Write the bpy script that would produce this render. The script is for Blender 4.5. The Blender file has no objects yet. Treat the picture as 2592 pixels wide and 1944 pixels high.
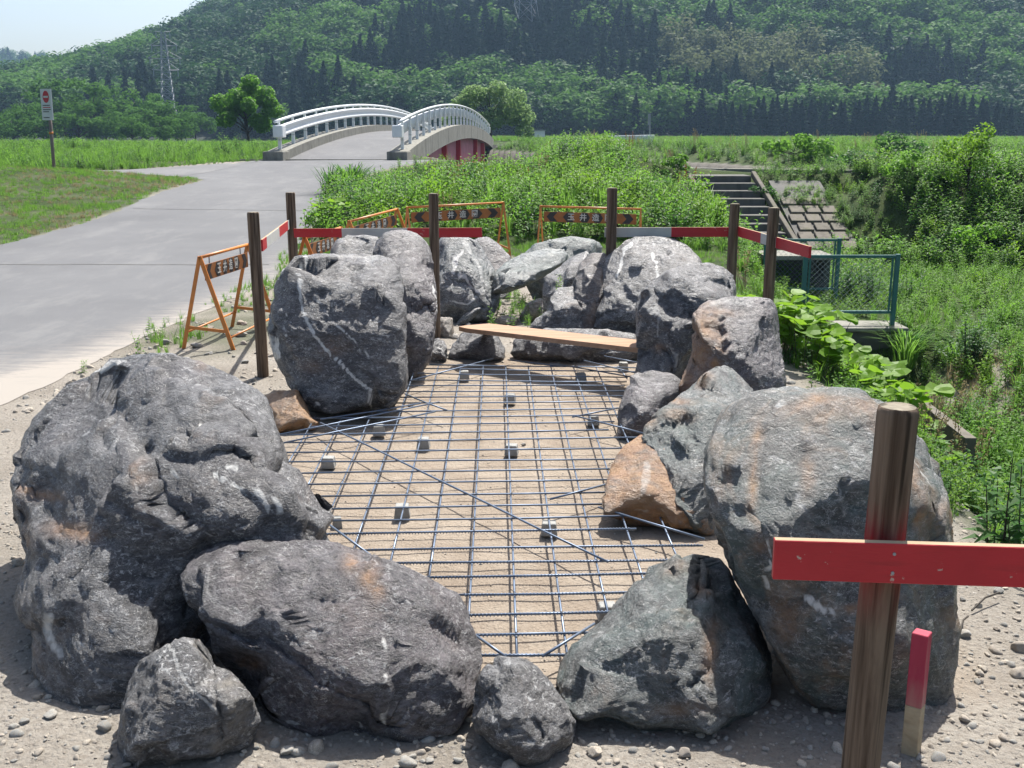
import bpy, bmesh, math, random
import numpy as np
from mathutils import Vector, Matrix, noise as mnoise

# ------------------------------------------------------------------ camera, sky, sun
sc = bpy.context.scene
COL = sc.collection
FPX, UC, VC = 2613.0, 1296.0, 972.0          # focal length and centre of the 2592 x 1944 photograph
PITCH = math.radians(13.7); CP, SP = math.cos(PITCH), math.sin(PITCH)
EYE = np.array([0.0, 0.0, 1.75])
cam = bpy.data.cameras.new("camera"); camo = bpy.data.objects.new("camera", cam); COL.objects.link(camo)
camo.location = EYE; camo.rotation_euler = (math.radians(90) - PITCH, 0, 0)
cam.sensor_width = 36; cam.lens = 36 * FPX / 2592; cam.clip_start = 0.05; cam.clip_end = 5000
sc.camera = camo
SUN_EL, SUN_AZ = math.radians(57), math.radians(20)     # azimuth clockwise from +Y
w = bpy.data.worlds.new("World"); sc.world = w; w.use_nodes = True
nt = w.node_tree; bg = nt.nodes["Background"]
sky = nt.nodes.new("ShaderNodeTexSky"); sky.sky_type = 'NISHITA'; sky.sun_disc = False
sky.sun_elevation = SUN_EL; sky.sun_rotation = SUN_AZ; sky.dust_density = 3.2; sky.air_density = 1.0; sky.altitude = 50
nt.links.new(sky.outputs[0], bg.inputs[0]); bg.inputs[1].default_value = 0.094
sl = bpy.data.lights.new("sun", 'SUN'); sl.energy = 5.0; sl.angle = math.radians(0.5); sl.color = (1.0, 0.96, 0.9)
so = bpy.data.objects.new("sun", sl); COL.objects.link(so)
sdir = Vector((math.sin(SUN_AZ) * math.cos(SUN_EL), math.cos(SUN_AZ) * math.cos(SUN_EL), math.sin(SUN_EL)))
so.rotation_euler = sdir.to_track_quat('Z', 'Y').to_euler(); so.location = (0, 0, 30)
sc.view_settings.view_transform = 'Standard'; sc.view_settings.look = 'None'
sc.view_settings.gamma = 1; sc.view_settings.exposure = 0.97
sc.render.engine = 'CYCLES'
cy = sc.cycles
cy.max_bounces = 5; cy.diffuse_bounces = 3; cy.glossy_bounces = 2; cy.transmission_bounces = 3
cy.volume_bounces = 0; cy.transparent_max_bounces = 8; cy.use_denoising = True
cy.caustics_reflective = False; cy.caustics_refractive = False

R = random.Random(7)
def ray(u, v):
    a = (np.asarray(u, float) - UC) / FPX; b = (np.asarray(v, float) - VC) / FPX
    return np.stack([a, CP - b * SP, -SP - b * CP], -1)
def PT(u, v, t): return EYE + ray(u, v) * np.asarray(t)[..., None]
def PZ(u, v, z): r = ray(u, v); return EYE + r * ((z - EYE[2]) / r[..., 2])[..., None]
def PY(u, v, y): r = ray(u, v); return EYE + r * (y / r[..., 1])[..., None]
def sm(a, b, x): t = np.clip((np.asarray(x, float) - a) / (b - a), 0, 1); return t * t * (3 - 2 * t)
def lerp(a, b, t): return a + (b - a) * t

# ------------------------------------------------------------------ numpy noise
_rs = np.random.RandomState(3); _perm = _rs.permutation(512).astype(np.int64)
_perm = np.concatenate([_perm, _perm]); _g = _rs.normal(size=(512, 3)); _g /= np.linalg.norm(_g, axis=1)[:, None]
def perlin(p, seed=0):
    p = np.asarray(p, float) + seed * 17.37
    i = np.floor(p).astype(np.int64); f = p - i; u = f * f * f * (f * (f * 6 - 15) + 10)
    i &= 255
    def gr(dx, dy, dz):
        h = _perm[(_perm[(_perm[(i[:, 0] + dx) & 255] + i[:, 1] + dy) & 511] + i[:, 2] + dz) & 511]
        g = _g[h]; return g[:, 0] * (f[:, 0] - dx) + g[:, 1] * (f[:, 1] - dy) + g[:, 2] * (f[:, 2] - dz)
    x0 = lerp(gr(0, 0, 0), gr(1, 0, 0), u[:, 0]); x1 = lerp(gr(0, 1, 0), gr(1, 1, 0), u[:, 0])
    x2 = lerp(gr(0, 0, 1), gr(1, 0, 1), u[:, 0]); x3 = lerp(gr(0, 1, 1), gr(1, 1, 1), u[:, 0])
    return lerp(lerp(x0, x1, u[:, 1]), lerp(x2, x3, u[:, 1]), u[:, 2]) * 1.6
def fbm(p, o=3, seed=0, ridge=False):
    s = 0; a = 1; tot = 0
    for k in range(o):
        n = perlin(p * (2.1 ** k), seed + k)
        s = s + a * ((1 - np.abs(n) * 2) if ridge else n); tot += a; a *= .5
    return s / tot
def n2(x, y, f, seed=0, o=2):
    x = np.asarray(x, float); sh = x.shape
    p = np.stack([x.ravel() * f, np.asarray(y, float).ravel() * f, np.full(x.size, .37)], 1)
    return fbm(p, o, seed).reshape(sh)

# ------------------------------------------------------------------ objects
def tag(o, label=None, cat=None, group=None, kind=None):
    if label: o['label'] = label
    if cat: o['category'] = cat
    if group: o['group'] = group
    if kind: o['kind'] = kind
    return o
def empty(name, loc=(0, 0, 0), label=None, cat=None, group=None, rz=0):
    o = bpy.data.objects.new(name, None); COL.objects.link(o); o.location = [float(c) for c in loc]; o.rotation_euler.z = rz
    return tag(o, label, cat, group)
def mk(name, V, F, mat, parent=None, smooth=False, mi=None, local=False, link=True):
    """link a mesh object from vertices in world space (made local to the parent unless local)"""
    me = bpy.data.meshes.new(name)
    V = np.asarray(V, float)
    if parent is not None and not local:
        off = np.array(parent.location); c, s = math.cos(-parent.rotation_euler.z), math.sin(-parent.rotation_euler.z)
        V = V - off; V = np.stack([V[:, 0] * c - V[:, 1] * s, V[:, 0] * s + V[:, 1] * c, V[:, 2]], 1)
    me.from_pydata(V.tolist(), [], F if isinstance(F, list) else F.tolist())
    for m in (mat if isinstance(mat, (list, tuple)) else [mat]): me.materials.append(m)
    if mi is not None: me.polygons.foreach_set('material_index', np.asarray(mi, np.int32))
    if smooth: me.polygons.foreach_set('use_smooth', np.ones(len(me.polygons), bool))
    me.update()
    o = bpy.data.objects.new(name, me)
    if link: COL.objects.link(o)
    if parent is not None: o.parent = parent
    return o
class MB:
    def __init__(s): s.V = []; s.F = []; s.M = []
    def add(s, V, F, m=0):
        b = len(s.V); s.V += [tuple(map(float, v)) for v in V]; s.F += [[b + i for i in f] for f in F]; s.M += [m] * len(F); return s
    def box(s, c, d, rz=0, m=0, ax=None, bev=0.0):
        c = np.array(c, float); d = np.array(d, float) / 2
        if ax is None: ca, sa = math.cos(rz), math.sin(rz); ax = np.array([[ca, sa, 0], [-sa, ca, 0], [0, 0, 1.]])
        if bev <= 0:
            V = [c + x * d[0] * ax[0] + y * d[1] * ax[1] + z * d[2] * ax[2] for x in (-1, 1) for y in (-1, 1) for z in (-1, 1)]
            return s.add(V, [[0, 1, 3, 2], [4, 6, 7, 5], [0, 4, 5, 1], [2, 3, 7, 6], [0, 2, 6, 4], [1, 5, 7, 3]], m)
        bm = bmesh.new(); bmesh.ops.create_cube(bm, size=1)
        for v in bm.verts: v.co = Vector((v.co.x * 2 * d[0], v.co.y * 2 * d[1], v.co.z * 2 * d[2]))
        bmesh.ops.bevel(bm, geom=bm.edges[:], offset=bev, segments=1, affect='EDGES')
        bm.verts.ensure_lookup_table()
        s.add([c + v.co.x * ax[0] + v.co.y * ax[1] + v.co.z * ax[2] for v in bm.verts], [[v.index for v in f.verts] for f in bm.faces], m)
        bm.free(); return s
    def beam(s, a, b, wd, ht, up=(0, 0, 1), m=0, bev=0.0):
        a = np.array(a, float); b = np.array(b, float); x = b - a; L = np.linalg.norm(x); x /= L
        up = np.array(up, float); y = np.cross(up, x); y /= np.linalg.norm(y); z = np.cross(x, y)
        return s.box((a + b) / 2, (L, wd, ht), ax=np.array([x, y, z]), m=m, bev=bev)
    def tube(s, pts, r, n=8, m=0, cap=True):
        pts = [np.array(p, float) for p in pts]; r = [r] * len(pts) if np.isscalar(r) else r; V = []; F = []
        ref = None
        for i, p in enumerate(pts):
            d = pts[min(i + 1, len(pts) - 1)] - pts[max(i - 1, 0)]; d /= np.linalg.norm(d)
            if ref is None: ref = np.array([1., 0, 0]) if abs(d[0]) < .8 else np.array([0, 1., 0])
            a = ref - d * ref.dot(d); a /= np.linalg.norm(a); ref = a; b = np.cross(d, a)
            V += [p + r[i] * (math.cos(2 * math.pi * k / n) * a + math.sin(2 * math.pi * k / n) * b) for k in range(n)]
        for i in range(len(pts) - 1):
            F += [[i * n + k, i * n + (k + 1) % n, (i + 1) * n + (k + 1) % n, (i + 1) * n + k] for k in range(n)]
        if cap: F += [list(range(n))[::-1], [(len(pts) - 1) * n + k for k in range(n)]]
        return s.add(V, F, m)
    def obj(s, name, mat, parent=None, smooth=False, local=False, link=True):
        return mk(name, s.V, s.F, mat, parent, smooth, s.M if len(set(s.M)) > 1 else None, local, link)
def attr(o, name, arr, dom='POINT'):
    a = np.asarray(arr, np.float32)
    if a.ndim == 1: l = o.data.attributes.new(name, 'FLOAT', dom); l.data.foreach_set('value', a)
    elif a.shape[1] == 3: l = o.data.attributes.new(name, 'FLOAT_VECTOR', dom); l.data.foreach_set('vector', a.ravel())
    else: l = o.data.attributes.new(name, 'FLOAT_COLOR', dom); l.data.foreach_set('color', a.ravel())

# ------------------------------------------------------------------ materials
ALB = .72          # all base colours are scaled to real-world albedo here
class N:
    def __init__(s, name):
        s.m = bpy.data.materials.new(name); s.m.use_nodes = True; s.t = s.m.node_tree
        s.b = s.t.nodes["Principled BSDF"]; s.out = s.t.nodes["Material Output"]
    def n(s, ty, **kw):
        x = s.t.nodes.new(ty)
        for k, v in kw.items(): setattr(x, k, v)
        return x
    def l(s, a, b): s.t.links.new(a, b)
    def set(s, sock, v):
        if hasattr(v, 'links') or isinstance(v, bpy.types.NodeSocket): s.l(v, sock)
        else: sock.default_value = v
    def coord(s, scale=(1, 1, 1), kind='Object', rot=(0, 0, 0)):
        c = s.n('ShaderNodeTexCoord'); mp = s.n('ShaderNodeMapping'); mp.inputs['Scale'].default_value = scale; mp.inputs['Rotation'].default_value = rot
        s.l(c.outputs[kind], mp.inputs[0]); return mp.outputs[0]
    def noise(s, sc_, det=3, vec=None, rough=.55, dist=0):
        x = s.n('ShaderNodeTexNoise'); x.inputs['Scale'].default_value = sc_; x.inputs['Detail'].default_value = det
        x.inputs['Roughness'].default_value = rough; x.inputs['Distortion'].default_value = dist
        if vec is not None: s.l(vec, x.inputs['Vector'])
        return x.outputs['Fac']
    def ramp(s, f, st):
        x = s.n('ShaderNodeValToRGB'); s.l(f, x.inputs[0]); e = x.color_ramp.elements
        for i, (p, c) in enumerate(st):
            if i > 1: e.new(p)
            e[i].position = p; e[i].color = (c if len(c) == 4 else (*c, 1)) if not np.isscalar(c) else (c, c, c, 1)
        return x.outputs[0]
    def mix(s, f, a, b, mode='MIX'):
        x = s.n('ShaderNodeMix', data_type='RGBA', blend_type=mode); s.set(x.inputs[0], f)
        for k, v in ((6, a), (7, b)): s.set(x.inputs[k], v if not isinstance(v, tuple) else ((*v, 1) if len(v) == 3 else v))
        return x.outputs[2]
    def math(s, op, a, b=0.0, clamp=False):
        x = s.n('ShaderNodeMath', operation=op, use_clamp=clamp); s.set(x.inputs[0], a); s.set(x.inputs[1], b); return x.outputs[0]
    def attr(s, name): x = s.n('ShaderNodeAttribute', attribute_name=name); return x
    def sep(s, c): x = s.n('ShaderNodeSeparateColor'); s.l(c, x.inputs[0]); return x.outputs
    def bump(s, h, st=.5, d=.01, nrm=None):
        x = s.n('ShaderNodeBump'); x.inputs['Strength'].default_value = st; x.inputs['Distance'].default_value = d; s.l(h, x.inputs['Height'])
        if nrm is not None: s.l(nrm, x.inputs['Normal'])
        return x.outputs[0]
    def fin(s, col=None, rough=.7, nrm=None, metal=0, spec=.5):
        if col is not None and not isinstance(col, tuple): col = s.mix(1.0, col, (ALB, ALB, ALB), 'MULTIPLY')
        elif col is not None: col = tuple(x * ALB for x in col[:3])
        if col is not None: s.set(s.b.inputs['Base Color'], (*col, 1) if isinstance(col, tuple) and len(col) == 3 else col)
        s.set(s.b.inputs['Roughness'], rough); s.b.inputs['Metallic'].default_value = metal; s.b.inputs['Specular IOR Level'].default_value = spec
        if nrm is not None: s.l(nrm, s.b.inputs['Normal'])
        return s.m
_mc = {}
def paint(name, c, rough=.5, var=.25, sc_=6, bump=.0, metal=0, grime=(.10, .09, .07), gamt=.25):
    if name in _mc: return _mc[name]
    n = N(name); v = n.coord()
    a = n.noise(sc_, 4, v); f = n.ramp(a, [(.3, 1 - var), (.7, 1 + var * .3)])
    col = n.mix(1.0, c, f, 'MULTIPLY')
    g = n.ramp(n.noise(sc_ * 2.7, 5, v, .65), [(.55, 0), (.75, gamt)])
    col = n.mix(g, col, grime)
    nr = n.bump(n.noise(sc_ * 8, 3, v), .3, bump) if bump else None
    _mc[name] = n.fin(col, rough, nr, metal); return _mc[name]

def rock_mat(name, dark=(.07, .07, .078), light=(.23, .23, .235), tint=(.13, .10, .11), rust=.1, fleck=.5, rot=(0.5, 0.3, 0.4), rough=.43, grn=0.0):
    n = N(name); v = n.coord(rot=rot); vs = n.coord(scale=(1, 1, 1.9), rot=rot)
    pa = n.sep(n.attr('paint').outputs['Color'])
    big = n.noise(2.6, 5, v, .6, .3); mid = n.noise(11, 6, vs, .65, .8)
    fin_ = n.noise(46, 6, vs, .75, .5)
    c = n.mix(n.ramp(mid, [(.42, 0), (.58, 1)]), tuple(x * .75 for x in dark), tuple(x * .95 for x in light))
    c = n.mix(n.ramp(fin_, [(.40, .85), (.52, 0)]), c, tuple(x * .3 for x in dark))
    c = n.mix(n.ramp(big, [(.42, 0), (.6, .6)]), c, n.mix(n.ramp(fin_, [(.4, 0), (.62, 1)]), tuple(x * .35 for x in tint), tuple(x * 1.1 for x in tint)))
    if grn: c = n.mix(n.math('MULTIPLY', n.ramp(n.noise(3.1, 6, n.coord(rot=(1, .2, .7)), .7, .5), [(.46, 0), (.58, .8)]), grn), c, n.mix(fin_, (.022, .045, .043), (.12, .19, .175)))
    f1 = n.ramp(n.noise(30, 6, vs, .8, 1.2), [(.55, 0), (.60, 1)])
    f2 = n.ramp(n.noise(4.5, 4, v, .65), [(.42, .25), (.56, 1)])
    c = n.mix(n.math('MULTIPLY', n.math('MULTIPLY', f1, f2), fleck), c, (.66, .66, .65))
    # thin broken hairline veins
    for sc2, th, mr in ((5.5, .014, (.3, .9, 0)), (12, .026, (1.1, .2, .5))):
        wv0 = n.n('ShaderNodeVectorMath', operation='ADD'); nn0 = n.n('ShaderNodeTexNoise'); nn0.inputs['Scale'].default_value = sc2 * .8; nn0.inputs['Detail'].default_value = 5; nn0.inputs['Roughness'].default_value = .65
        vv = n.coord(rot=mr, scale=(1, 1, 1.8)); n.l(vv, nn0.inputs['Vector']); n.l(vv, wv0.inputs[0]); n.l(nn0.outputs['Color'], wv0.inputs[1])
        v0 = n.n('ShaderNodeTexVoronoi', feature='DISTANCE_TO_EDGE'); v0.inputs['Scale'].default_value = sc2; n.l(wv0.outputs[0], v0.inputs['Vector'])
        ln = n.ramp(v0.outputs['Distance'], [(0, 1), (th, 0)]); c = n.mix(n.math('MULTIPLY', ln, n.ramp(n.noise(sc2 * .9, 4, vv, .7), [(.47, 0), (.55, min(1, fleck * 1.2))])), c, (.68, .68, .66))
    # rust
    rn = n.ramp(n.noise(4.3, 6, n.coord(rot=(.2, 1.1, .4)), .7, .8), [(.60 - rust * .35, 0), (.72 - rust * .2, 1)])
    ru = n.mix(n.noise(19, 4, v), (.26, .085, .03), (.72, .42, .17))
    brk = n.ramp(n.noise(14, 6, v, .75), [(.38, .5), (.5, 1)])
    rm = n.math('MULTIPLY', n.math('ADD', n.math('MULTIPLY', rn, min(1, rust * 1.6)), n.math('MULTIPLY', pa[1], brk), True), .85)
    c = n.mix(rm, c, ru)
    c = n.mix(n.math('MULTIPLY', n.ramp(pa[0], [(.25, 0), (.6, 1)]), n.ramp(n.noise(40, 4, v), [(.38, .55), (.5, 1)])), c, (.85, .84, .80))
    # pa[2]: dried mud smear
    c = n.mix(n.math('MULTIPLY', pa[2], n.ramp(n.noise(12, 5, v, .7), [(.42, 0), (.6, .9)])), c, (.30, .27, .22))
    h1 = n.noise(22, 9, vs, .74, .4); h2 = n.noise(120, 4, v, .75)
    vo = n.n('ShaderNodeTexVoronoi', feature='DISTANCE_TO_EDGE'); vo.inputs['Scale'].default_value = 7
    wv = n.n('ShaderNodeVectorMath', operation='ADD'); n.l(vs, wv.inputs[0]); nn = n.n('ShaderNodeTexNoise'); nn.inputs['Scale'].default_value = 6; nn.inputs['Detail'].default_value = 3; n.l(v, nn.inputs['Vector']); n.l(nn.outputs['Color'], wv.inputs[1])
    n.l(wv.outputs[0], vo.inputs['Vector'])
    crk = n.ramp(vo.outputs['Distance'], [(0, 0), (.035, 1)])
    cm = n.ramp(n.noise(2.2, 2, v), [(.45, 1), (.6, 0)])
    c = n.mix(n.math('MULTIPLY', n.math('SUBTRACT', 1.0, crk), n.math('MULTIPLY', cm, -.5)), c, (.03, .03, .03)) if False else c
    nr = n.bump(h1, 1.0, .022); nr = n.bump(n.mix(cm, crk, (1, 1, 1)), .35, .006, nr); nr = n.bump(h2, .7, .005, nr)
    rg = n.ramp(fin_, [(.3, rough - .08), (.7, rough + .15)])
    return n.fin(c, rg, nr, 0, .75)

def leaf_mat(name, c1, c2, trans=.35, rough=.5, spec=.35, obj_rand=.5):
    n = N(name); a = n.attr('rnd').outputs['Fac']; oi = n.n('ShaderNodeObjectInfo')
    f = n.math('ADD', n.math('MULTIPLY', a, 1 - obj_rand), n.math('MULTIPLY', oi.outputs['Random'], obj_rand))
    col = n.mix(f, c1, c2)
    n.fin(col, rough, None, 0, spec * (.45 if spec > .3 else .3))
    tr = n.n('ShaderNodeBsdfTranslucent'); tc = n.mix(.45, n.mix(1.0, col, (ALB, ALB, ALB), 'MULTIPLY'), tuple(min(1, x * 2.2 * ALB) for x in c2)); n.l(tc, tr.inputs[0])
    ms = n.n('ShaderNodeMixShader'); ms.inputs[0].default_value = trans
    n.l(n.b.outputs[0], ms.inputs[1]); n.l(tr.outputs[0], ms.inputs[2]); n.l(ms.outputs[0], n.out.inputs[0])
    return n.m

M = {}
M['leaf_weed'] = leaf_mat('weed_leaf', (.075, .21, .018), (.19, .38, .045), .45)
M['leaf_dark'] = leaf_mat('dark_leaf', (.03, .11, .02), (.08, .20, .04), .4)
M['leaf_lime'] = leaf_mat('lime_leaf', (.10, .24, .015), (.21, .38, .03), .42)
M['leaf_grass'] = leaf_mat('grass_blade', (.085, .22, .025), (.19, .36, .055), .45)
M['leaf_dry'] = leaf_mat('dry_stalk', (.25, .20, .10), (.40, .34, .19), .3, .8, .1)
M['leaf_rust'] = leaf_mat('rusty_seed', (.22, .09, .04), (.36, .17, .07), .3, .8, .1)
M['leaf_cedar'] = leaf_mat('cedar_leaf', (.010, .034, .022), (.022, .058, .030), .12, .7, .15)
M['leaf_broad'] = leaf_mat('forest_leaf', (.015, .052, .018), (.046, .118, .028), .2, .6, .2)
M['leaf_light'] = leaf_mat('light_forest_leaf', (.045, .13, .022), (.12, .25, .045), .3, .6, .2)
M['leaf_bamboo'] = leaf_mat('bamboo_leaf', (.08, .11, .045), (.16, .19, .09), .35, .6, .2)
M['leaf_tree'] = leaf_mat('young_tree_leaf', (.05, .17, .01), (.15, .34, .03), .45)
M['leaf_willow'] = leaf_mat('willow_leaf', (.15, .26, .07), (.28, .42, .15), .45)
M['bark'] = paint('bark', (.07, .055, .042), .9, .5, 8, .01)
M['stem'] = paint('weed_stem', (.10, .10, .04), .8, .4, 8)
M['stem_dark'] = paint('dark_stem', (.06, .045, .03), .8, .4, 8)

def red_z(n):
    sp = n.n('ShaderNodeSeparateXYZ'); n.l(n.coord(), sp.inputs[0]); z = sp.outputs[2]
    a = n.ramp(z, [(.70, 0), (.86, 1)]); b = n.ramp(z, [(.93, 1), (1.06, 0)]); return n.math('MULTIPLY', n.math('MULTIPLY', a, b), n.ramp(n.noise(1.2, 4, n.coord(scale=(14, 14, 2))), [(.45, .1), (.6, .75)]))
def wood_mat(name, c1, c2, red=0, dk=.85, sc_=1.0, streak=(46, 46, 2.2)):
    n = N(name); v = n.coord(scale=streak); v2 = n.coord()
    g = n.noise(sc_, 5, v, .6, .4); c = n.mix(n.ramp(g, [(.35, 0), (.65, 1)]), c1, c2)
    d = n.ramp(n.noise(sc_ * .35, 3, v, .5, 1.2), [(.55, 0), (.61, dk)]); c = n.mix(d, c, tuple(x * .3 for x in c1))
    c = n.mix(red_z(n) if red else 0.0, c, (.30, .02, .03)) if red else c; nr = n.bump(g, .9, .006)
    return n.fin(c, .9, nr, 0, .15)
M['leaf_river'] = leaf_mat('riverside_leaf', (.04, .12, .02), (.11, .24, .045), .3, .7, .1)
M['post'] = wood_mat('post_wood', (.095, .064, .045), (.29, .215, .155))
M['post_red'] = wood_mat('stained_post_wood', (.085, .056, .038), (.27, .20, .145), red=1)
M['post_top'] = wood_mat('post_end_grain', (.23, .20, .15), (.36, .32, .25), streak=(20, 20, 20))
M['plank'] = wood_mat('plank_wood', (.46, .29, .19), (.58, .39, .27), dk=.15, streak=(2.2, 26, 26))
M['raw_wood'] = wood_mat('raw_wood', (.42, .33, .21), (.55, .45, .3), dk=.2, streak=(2, 26, 26))
def red_mat():
    n = N('red_paint'); v = n.coord(); vs = n.coord(scale=(3, 3, 30))
    c = n.mix(n.ramp(n.noise(3, 5, v, .6), [(.3, 0), (.7, 1)]), (.50, .010, .022), (.68, .018, .035)); c = n.mix(n.ramp(n.noise(2.2, 4, vs), [(.54, 0), (.7, .35)]), c, (.34, .015, .02))
    c = n.mix(n.ramp(n.noise(26, 5, v, .7), [(.655, 0), (.68, .9)]), c, (.62, .50, .42)); c = n.mix(n.ramp(n.noise(4, 5, n.coord(rot=(1, 0, 1)), .7), [(.6, 0), (.75, .4)]), c, (.60, .12, .12))
    return n.fin(c, .5, n.bump(n.noise(9, 5, vs), .3, .003))
M['red'] = red_mat()
M['white'] = paint('white_board_paint', (.66, .66, .62), .6, .15, 6, .002, gamt=.2, grime=(.4, .38, .33))
M['orange'] = paint('orange_paint', (.78, .27, .05), .45, .25, 9, .0005, gamt=.25, grime=(.25, .12, .05))
M['orange_board'] = paint('sign_orange', (.42, .15, .03), .6, .3, 10, .0005, gamt=.35, grime=(.12, .09, .06))
M['black'] = paint('sign_black', (.028, .028, .032), .6, .3, 10, gamt=.2)
M['letter'] = paint('sign_white', (.72, .72, .68), .6, .1, 10, gamt=.1)
M['bridge_white'] = paint('bridge_white', (.96, .99, 1.0), .35, .06, 3, gamt=.06)
M['girder'] = paint('girder_pink', (.74, .26, .31), .7, .25, 1.5, .002, gamt=.35, grime=(.25, .16, .15))
M['girder_red'] = paint('stiffener_red', (.66, .03, .06), .5, .2, 2, gamt=.15)
M['steel'] = paint('rebar_steel', (.20, .26, .36), .42, .3, 12, .0, metal=.5, gamt=.3, grime=(.12, .12, .13))
M['galv'] = paint('galvanised', (.45, .47, .5), .5, .15, 1, metal=.3)
M['pylon'] = paint('pylon_steel', (.30, .33, .37), .6, .15, 1)
M['green'] = paint('green_frame_paint', (.045, .20, .19), .5, .2, 6, gamt=.2)
M['wire'] = paint('wire_mesh', (.32, .38, .38), .5, .1, 8)

def conc(name, c, sc_=3, moss=.3, streak=True):
    n = N(name); v = n.coord(); a = n.noise(sc_, 6, v, .65); c0 = n.mix(n.ramp(a, [(.3, 0), (.7, 1)]), tuple(x * .65 for x in c), c)
    if streak: c0 = n.mix(n.ramp(n.noise(1.5, 4, n.coord(scale=(4, 4, .5))), [(.5, 0), (.65, .6)]), c0, tuple(x * .35 for x in c))
    c0 = n.mix(n.ramp(n.noise(sc_ * 1.7, 5, n.coord(rot=(.4, 1, 0)), .7), [(.52, 0), (.68, moss)]), c0, (.12, .12, .05))
    return n.fin(c0, .9, n.bump(n.noise(sc_ * 12, 4, v), .5, .006))
M['conc'] = conc('old_concrete', (.34, .33, .28))
M['conc_dark'] = conc('dark_concrete', (.17, .165, .15), 2.5, .4)
M['conc_block'] = conc('spacer_concrete', (.50, .50, .47), 20, .05, False)
HAZE = 0.0003
# ------------------------------------------------------------------ terrain height
def crestY(x): return np.interp(x, [-40, -14, -9, -3.5, 0, 3, 5, 8, 14, 30, 80], [140, 75, 52, 40, 33, 28, 25.3, 24, 22.5, 20, 14])
def farY(x): return np.interp(x, [-60, -14, -1.3, 5.9, 12, 30, 80], [200, 112, 78, 52, 37, 31, 24])
def zroad(y): return .75 * np.clip((np.asarray(y, float) - 12) / 24, 0, 1)
def height(x, y, rough=True):
    x = np.asarray(x, float); y = np.asarray(y, float)
    low = -.78 - .35 * sm(2.9, 3.6, x) * sm(5.6, 4.8, x) * sm(14, 11, y) * sm(1, 4, y)
    edge = np.interp(y, [0, 3.6, 8, 12, 15, 22, 30], [1.75, 1.9, 2.15, 2.4, 3.0, 3.6, 4.2])
    z = lerp(zroad(y), low, sm(0, 1.35, x - edge))
    wv = (y - crestY(x)) * .8
    L = 3.4 + 9 * sm(4.2, 1, x)
    z = lerp(z, .78, sm(-1, -.05, wv / L) * (x > -8))
    z += .42 * np.exp(-((x - 2.1) / 2.0) ** 2 - ((y - 29) / 4) ** 2)
    z += .30 * sm(0, 3, y - 15) * sm(-3.6, -1.5, x) * sm(4.5, 2.5, x) * sm(30, 24, y)
    z -= .62 * sm(1.6, -.2, x) * sm(21, 29, y) * sm(.1, .9, x - np.interp(y, YR, XR)) * (y < 41)
    st = sm(3.95, 4.35, x) * sm(6.2, 5.8, x) * sm(20.4, 21.2, y) * sm(26, 25, y)
    st = np.maximum(st, sm(2.4, 2.7, x) * sm(8.3, 8.1, x) * sm(20.6, 21, y) * sm(25, 24.7, y) * .8); z -= .55 * st
    z = lerp(z, -1.5, sm(1.6, 3.6, wv) * (x > -9))
    z = lerp(z, -1.5, sm(.6, 2.4, (y - crestY(x)) * .4) * (x <= -9))
    w2 = y - farY(x)
    zf = np.interp(w2, [-3.2, 0, 1.6, 8.5, 400], [-1.5, .40, .45, .98, .6])
    z = np.where(w2 > -3.2, zf, z)
    # left field and grass island
    lf = sm(-8.6, -10, x)
    zl = np.where(y < 38, zroad(y), np.interp(y, [38, 60, 78, 130, 220], [.75, .85, .85, .15, .15]))
    z = lerp(z, zl, lf * (y > 20))
    z += .42 * np.exp(-((x + 13) / 4.2) ** 2 - ((y - 25.5) / 3.6) ** 2)
    z -= .50 * np.exp(-((x - 4.5) / .8) ** 2 - ((y - 12.2) / 1.0) ** 2)
    z += .25 * np.exp(-((x + 18) / 8) ** 2 - ((y - 22) / 5) ** 2)
    if rough:
        rm = roadmask(x, y, .55)
        dist = np.hypot(x, y)
        off = (1 - rm)
        z = z + off * (.018 * n2(x, y, .9, 1) + .012 * n2(x, y, 4, 2, 4)) + off * sm(14, 30, dist) * .10 * n2(x, y, .35, 4)
        z = z - .025 * sm(.3, -.3, np.abs(x - .1) - 1.15) * sm(3.0, 3.3, y) * sm(8, 7.6, y)
    return z
YR = [-5, 2, 5, 6.5, 9, 12.5, 18, 24, 30, 34, 38.4]; XR = [-3.9, -3.6, -3.35, -3.35, -3.2, -2.9, -3.45, -4.3, -4.0, -3.2, -2.6]
YL = [-5, 2, 15.5, 18.2, 23.3, 25.5, 27.0, 27.6, 28.2, 31.2, 38.4]; XL = [-8.4, -8.2, -7.6, -7.4, -7.8, -7.75, -7.9, -8.5, -10, -12, -9.0]
def sideL(x): return np.interp(x, [-60, -20, -12, -7.8], [27.5, 28.0, 28.3, 27.4])
def sideU(x): return np.interp(x, [-60, -20, -12, -9.6, -8.5], [29.6, 30.2, 31.5, 35.5, 38.3])
def roadmask(x, y, mg=0.0):
    m = sm(-.35, .1, x - np.interp(y, YL, XL) + mg) * sm(.35, -.1, x - np.interp(y, YR, XR) - mg) * (y < 39)
    m2 = sm(-.3, .2, y - sideL(x) + mg) * sm(.3, -.2, y - sideU(x) - mg) * (x < -6)
    return np.maximum(m, m2)

def grid(xs, ys, name, mat, zf, kind='structure'):
    X, Y = np.meshgrid(xs, ys); Z = zf(X, Y)
    V = np.stack([X.ravel(), Y.ravel(), Z.ravel()], 1); nx, ny = len(xs), len(ys)
    i = (np.arange(ny - 1)[:, None] * nx + np.arange(nx - 1)[None, :]).ravel()
    F = np.stack([i, i + 1, i + nx + 1, i + nx], 1)
    o = mk(name, V, F, mat, smooth=True); o['kind'] = kind; return o, V
def spaced(segs):
    out = []
    for a, b, d in segs: out += list(np.arange(a, b - d * .5, d))
    out.append(segs[-1][1]); return np.array(out)

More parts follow.
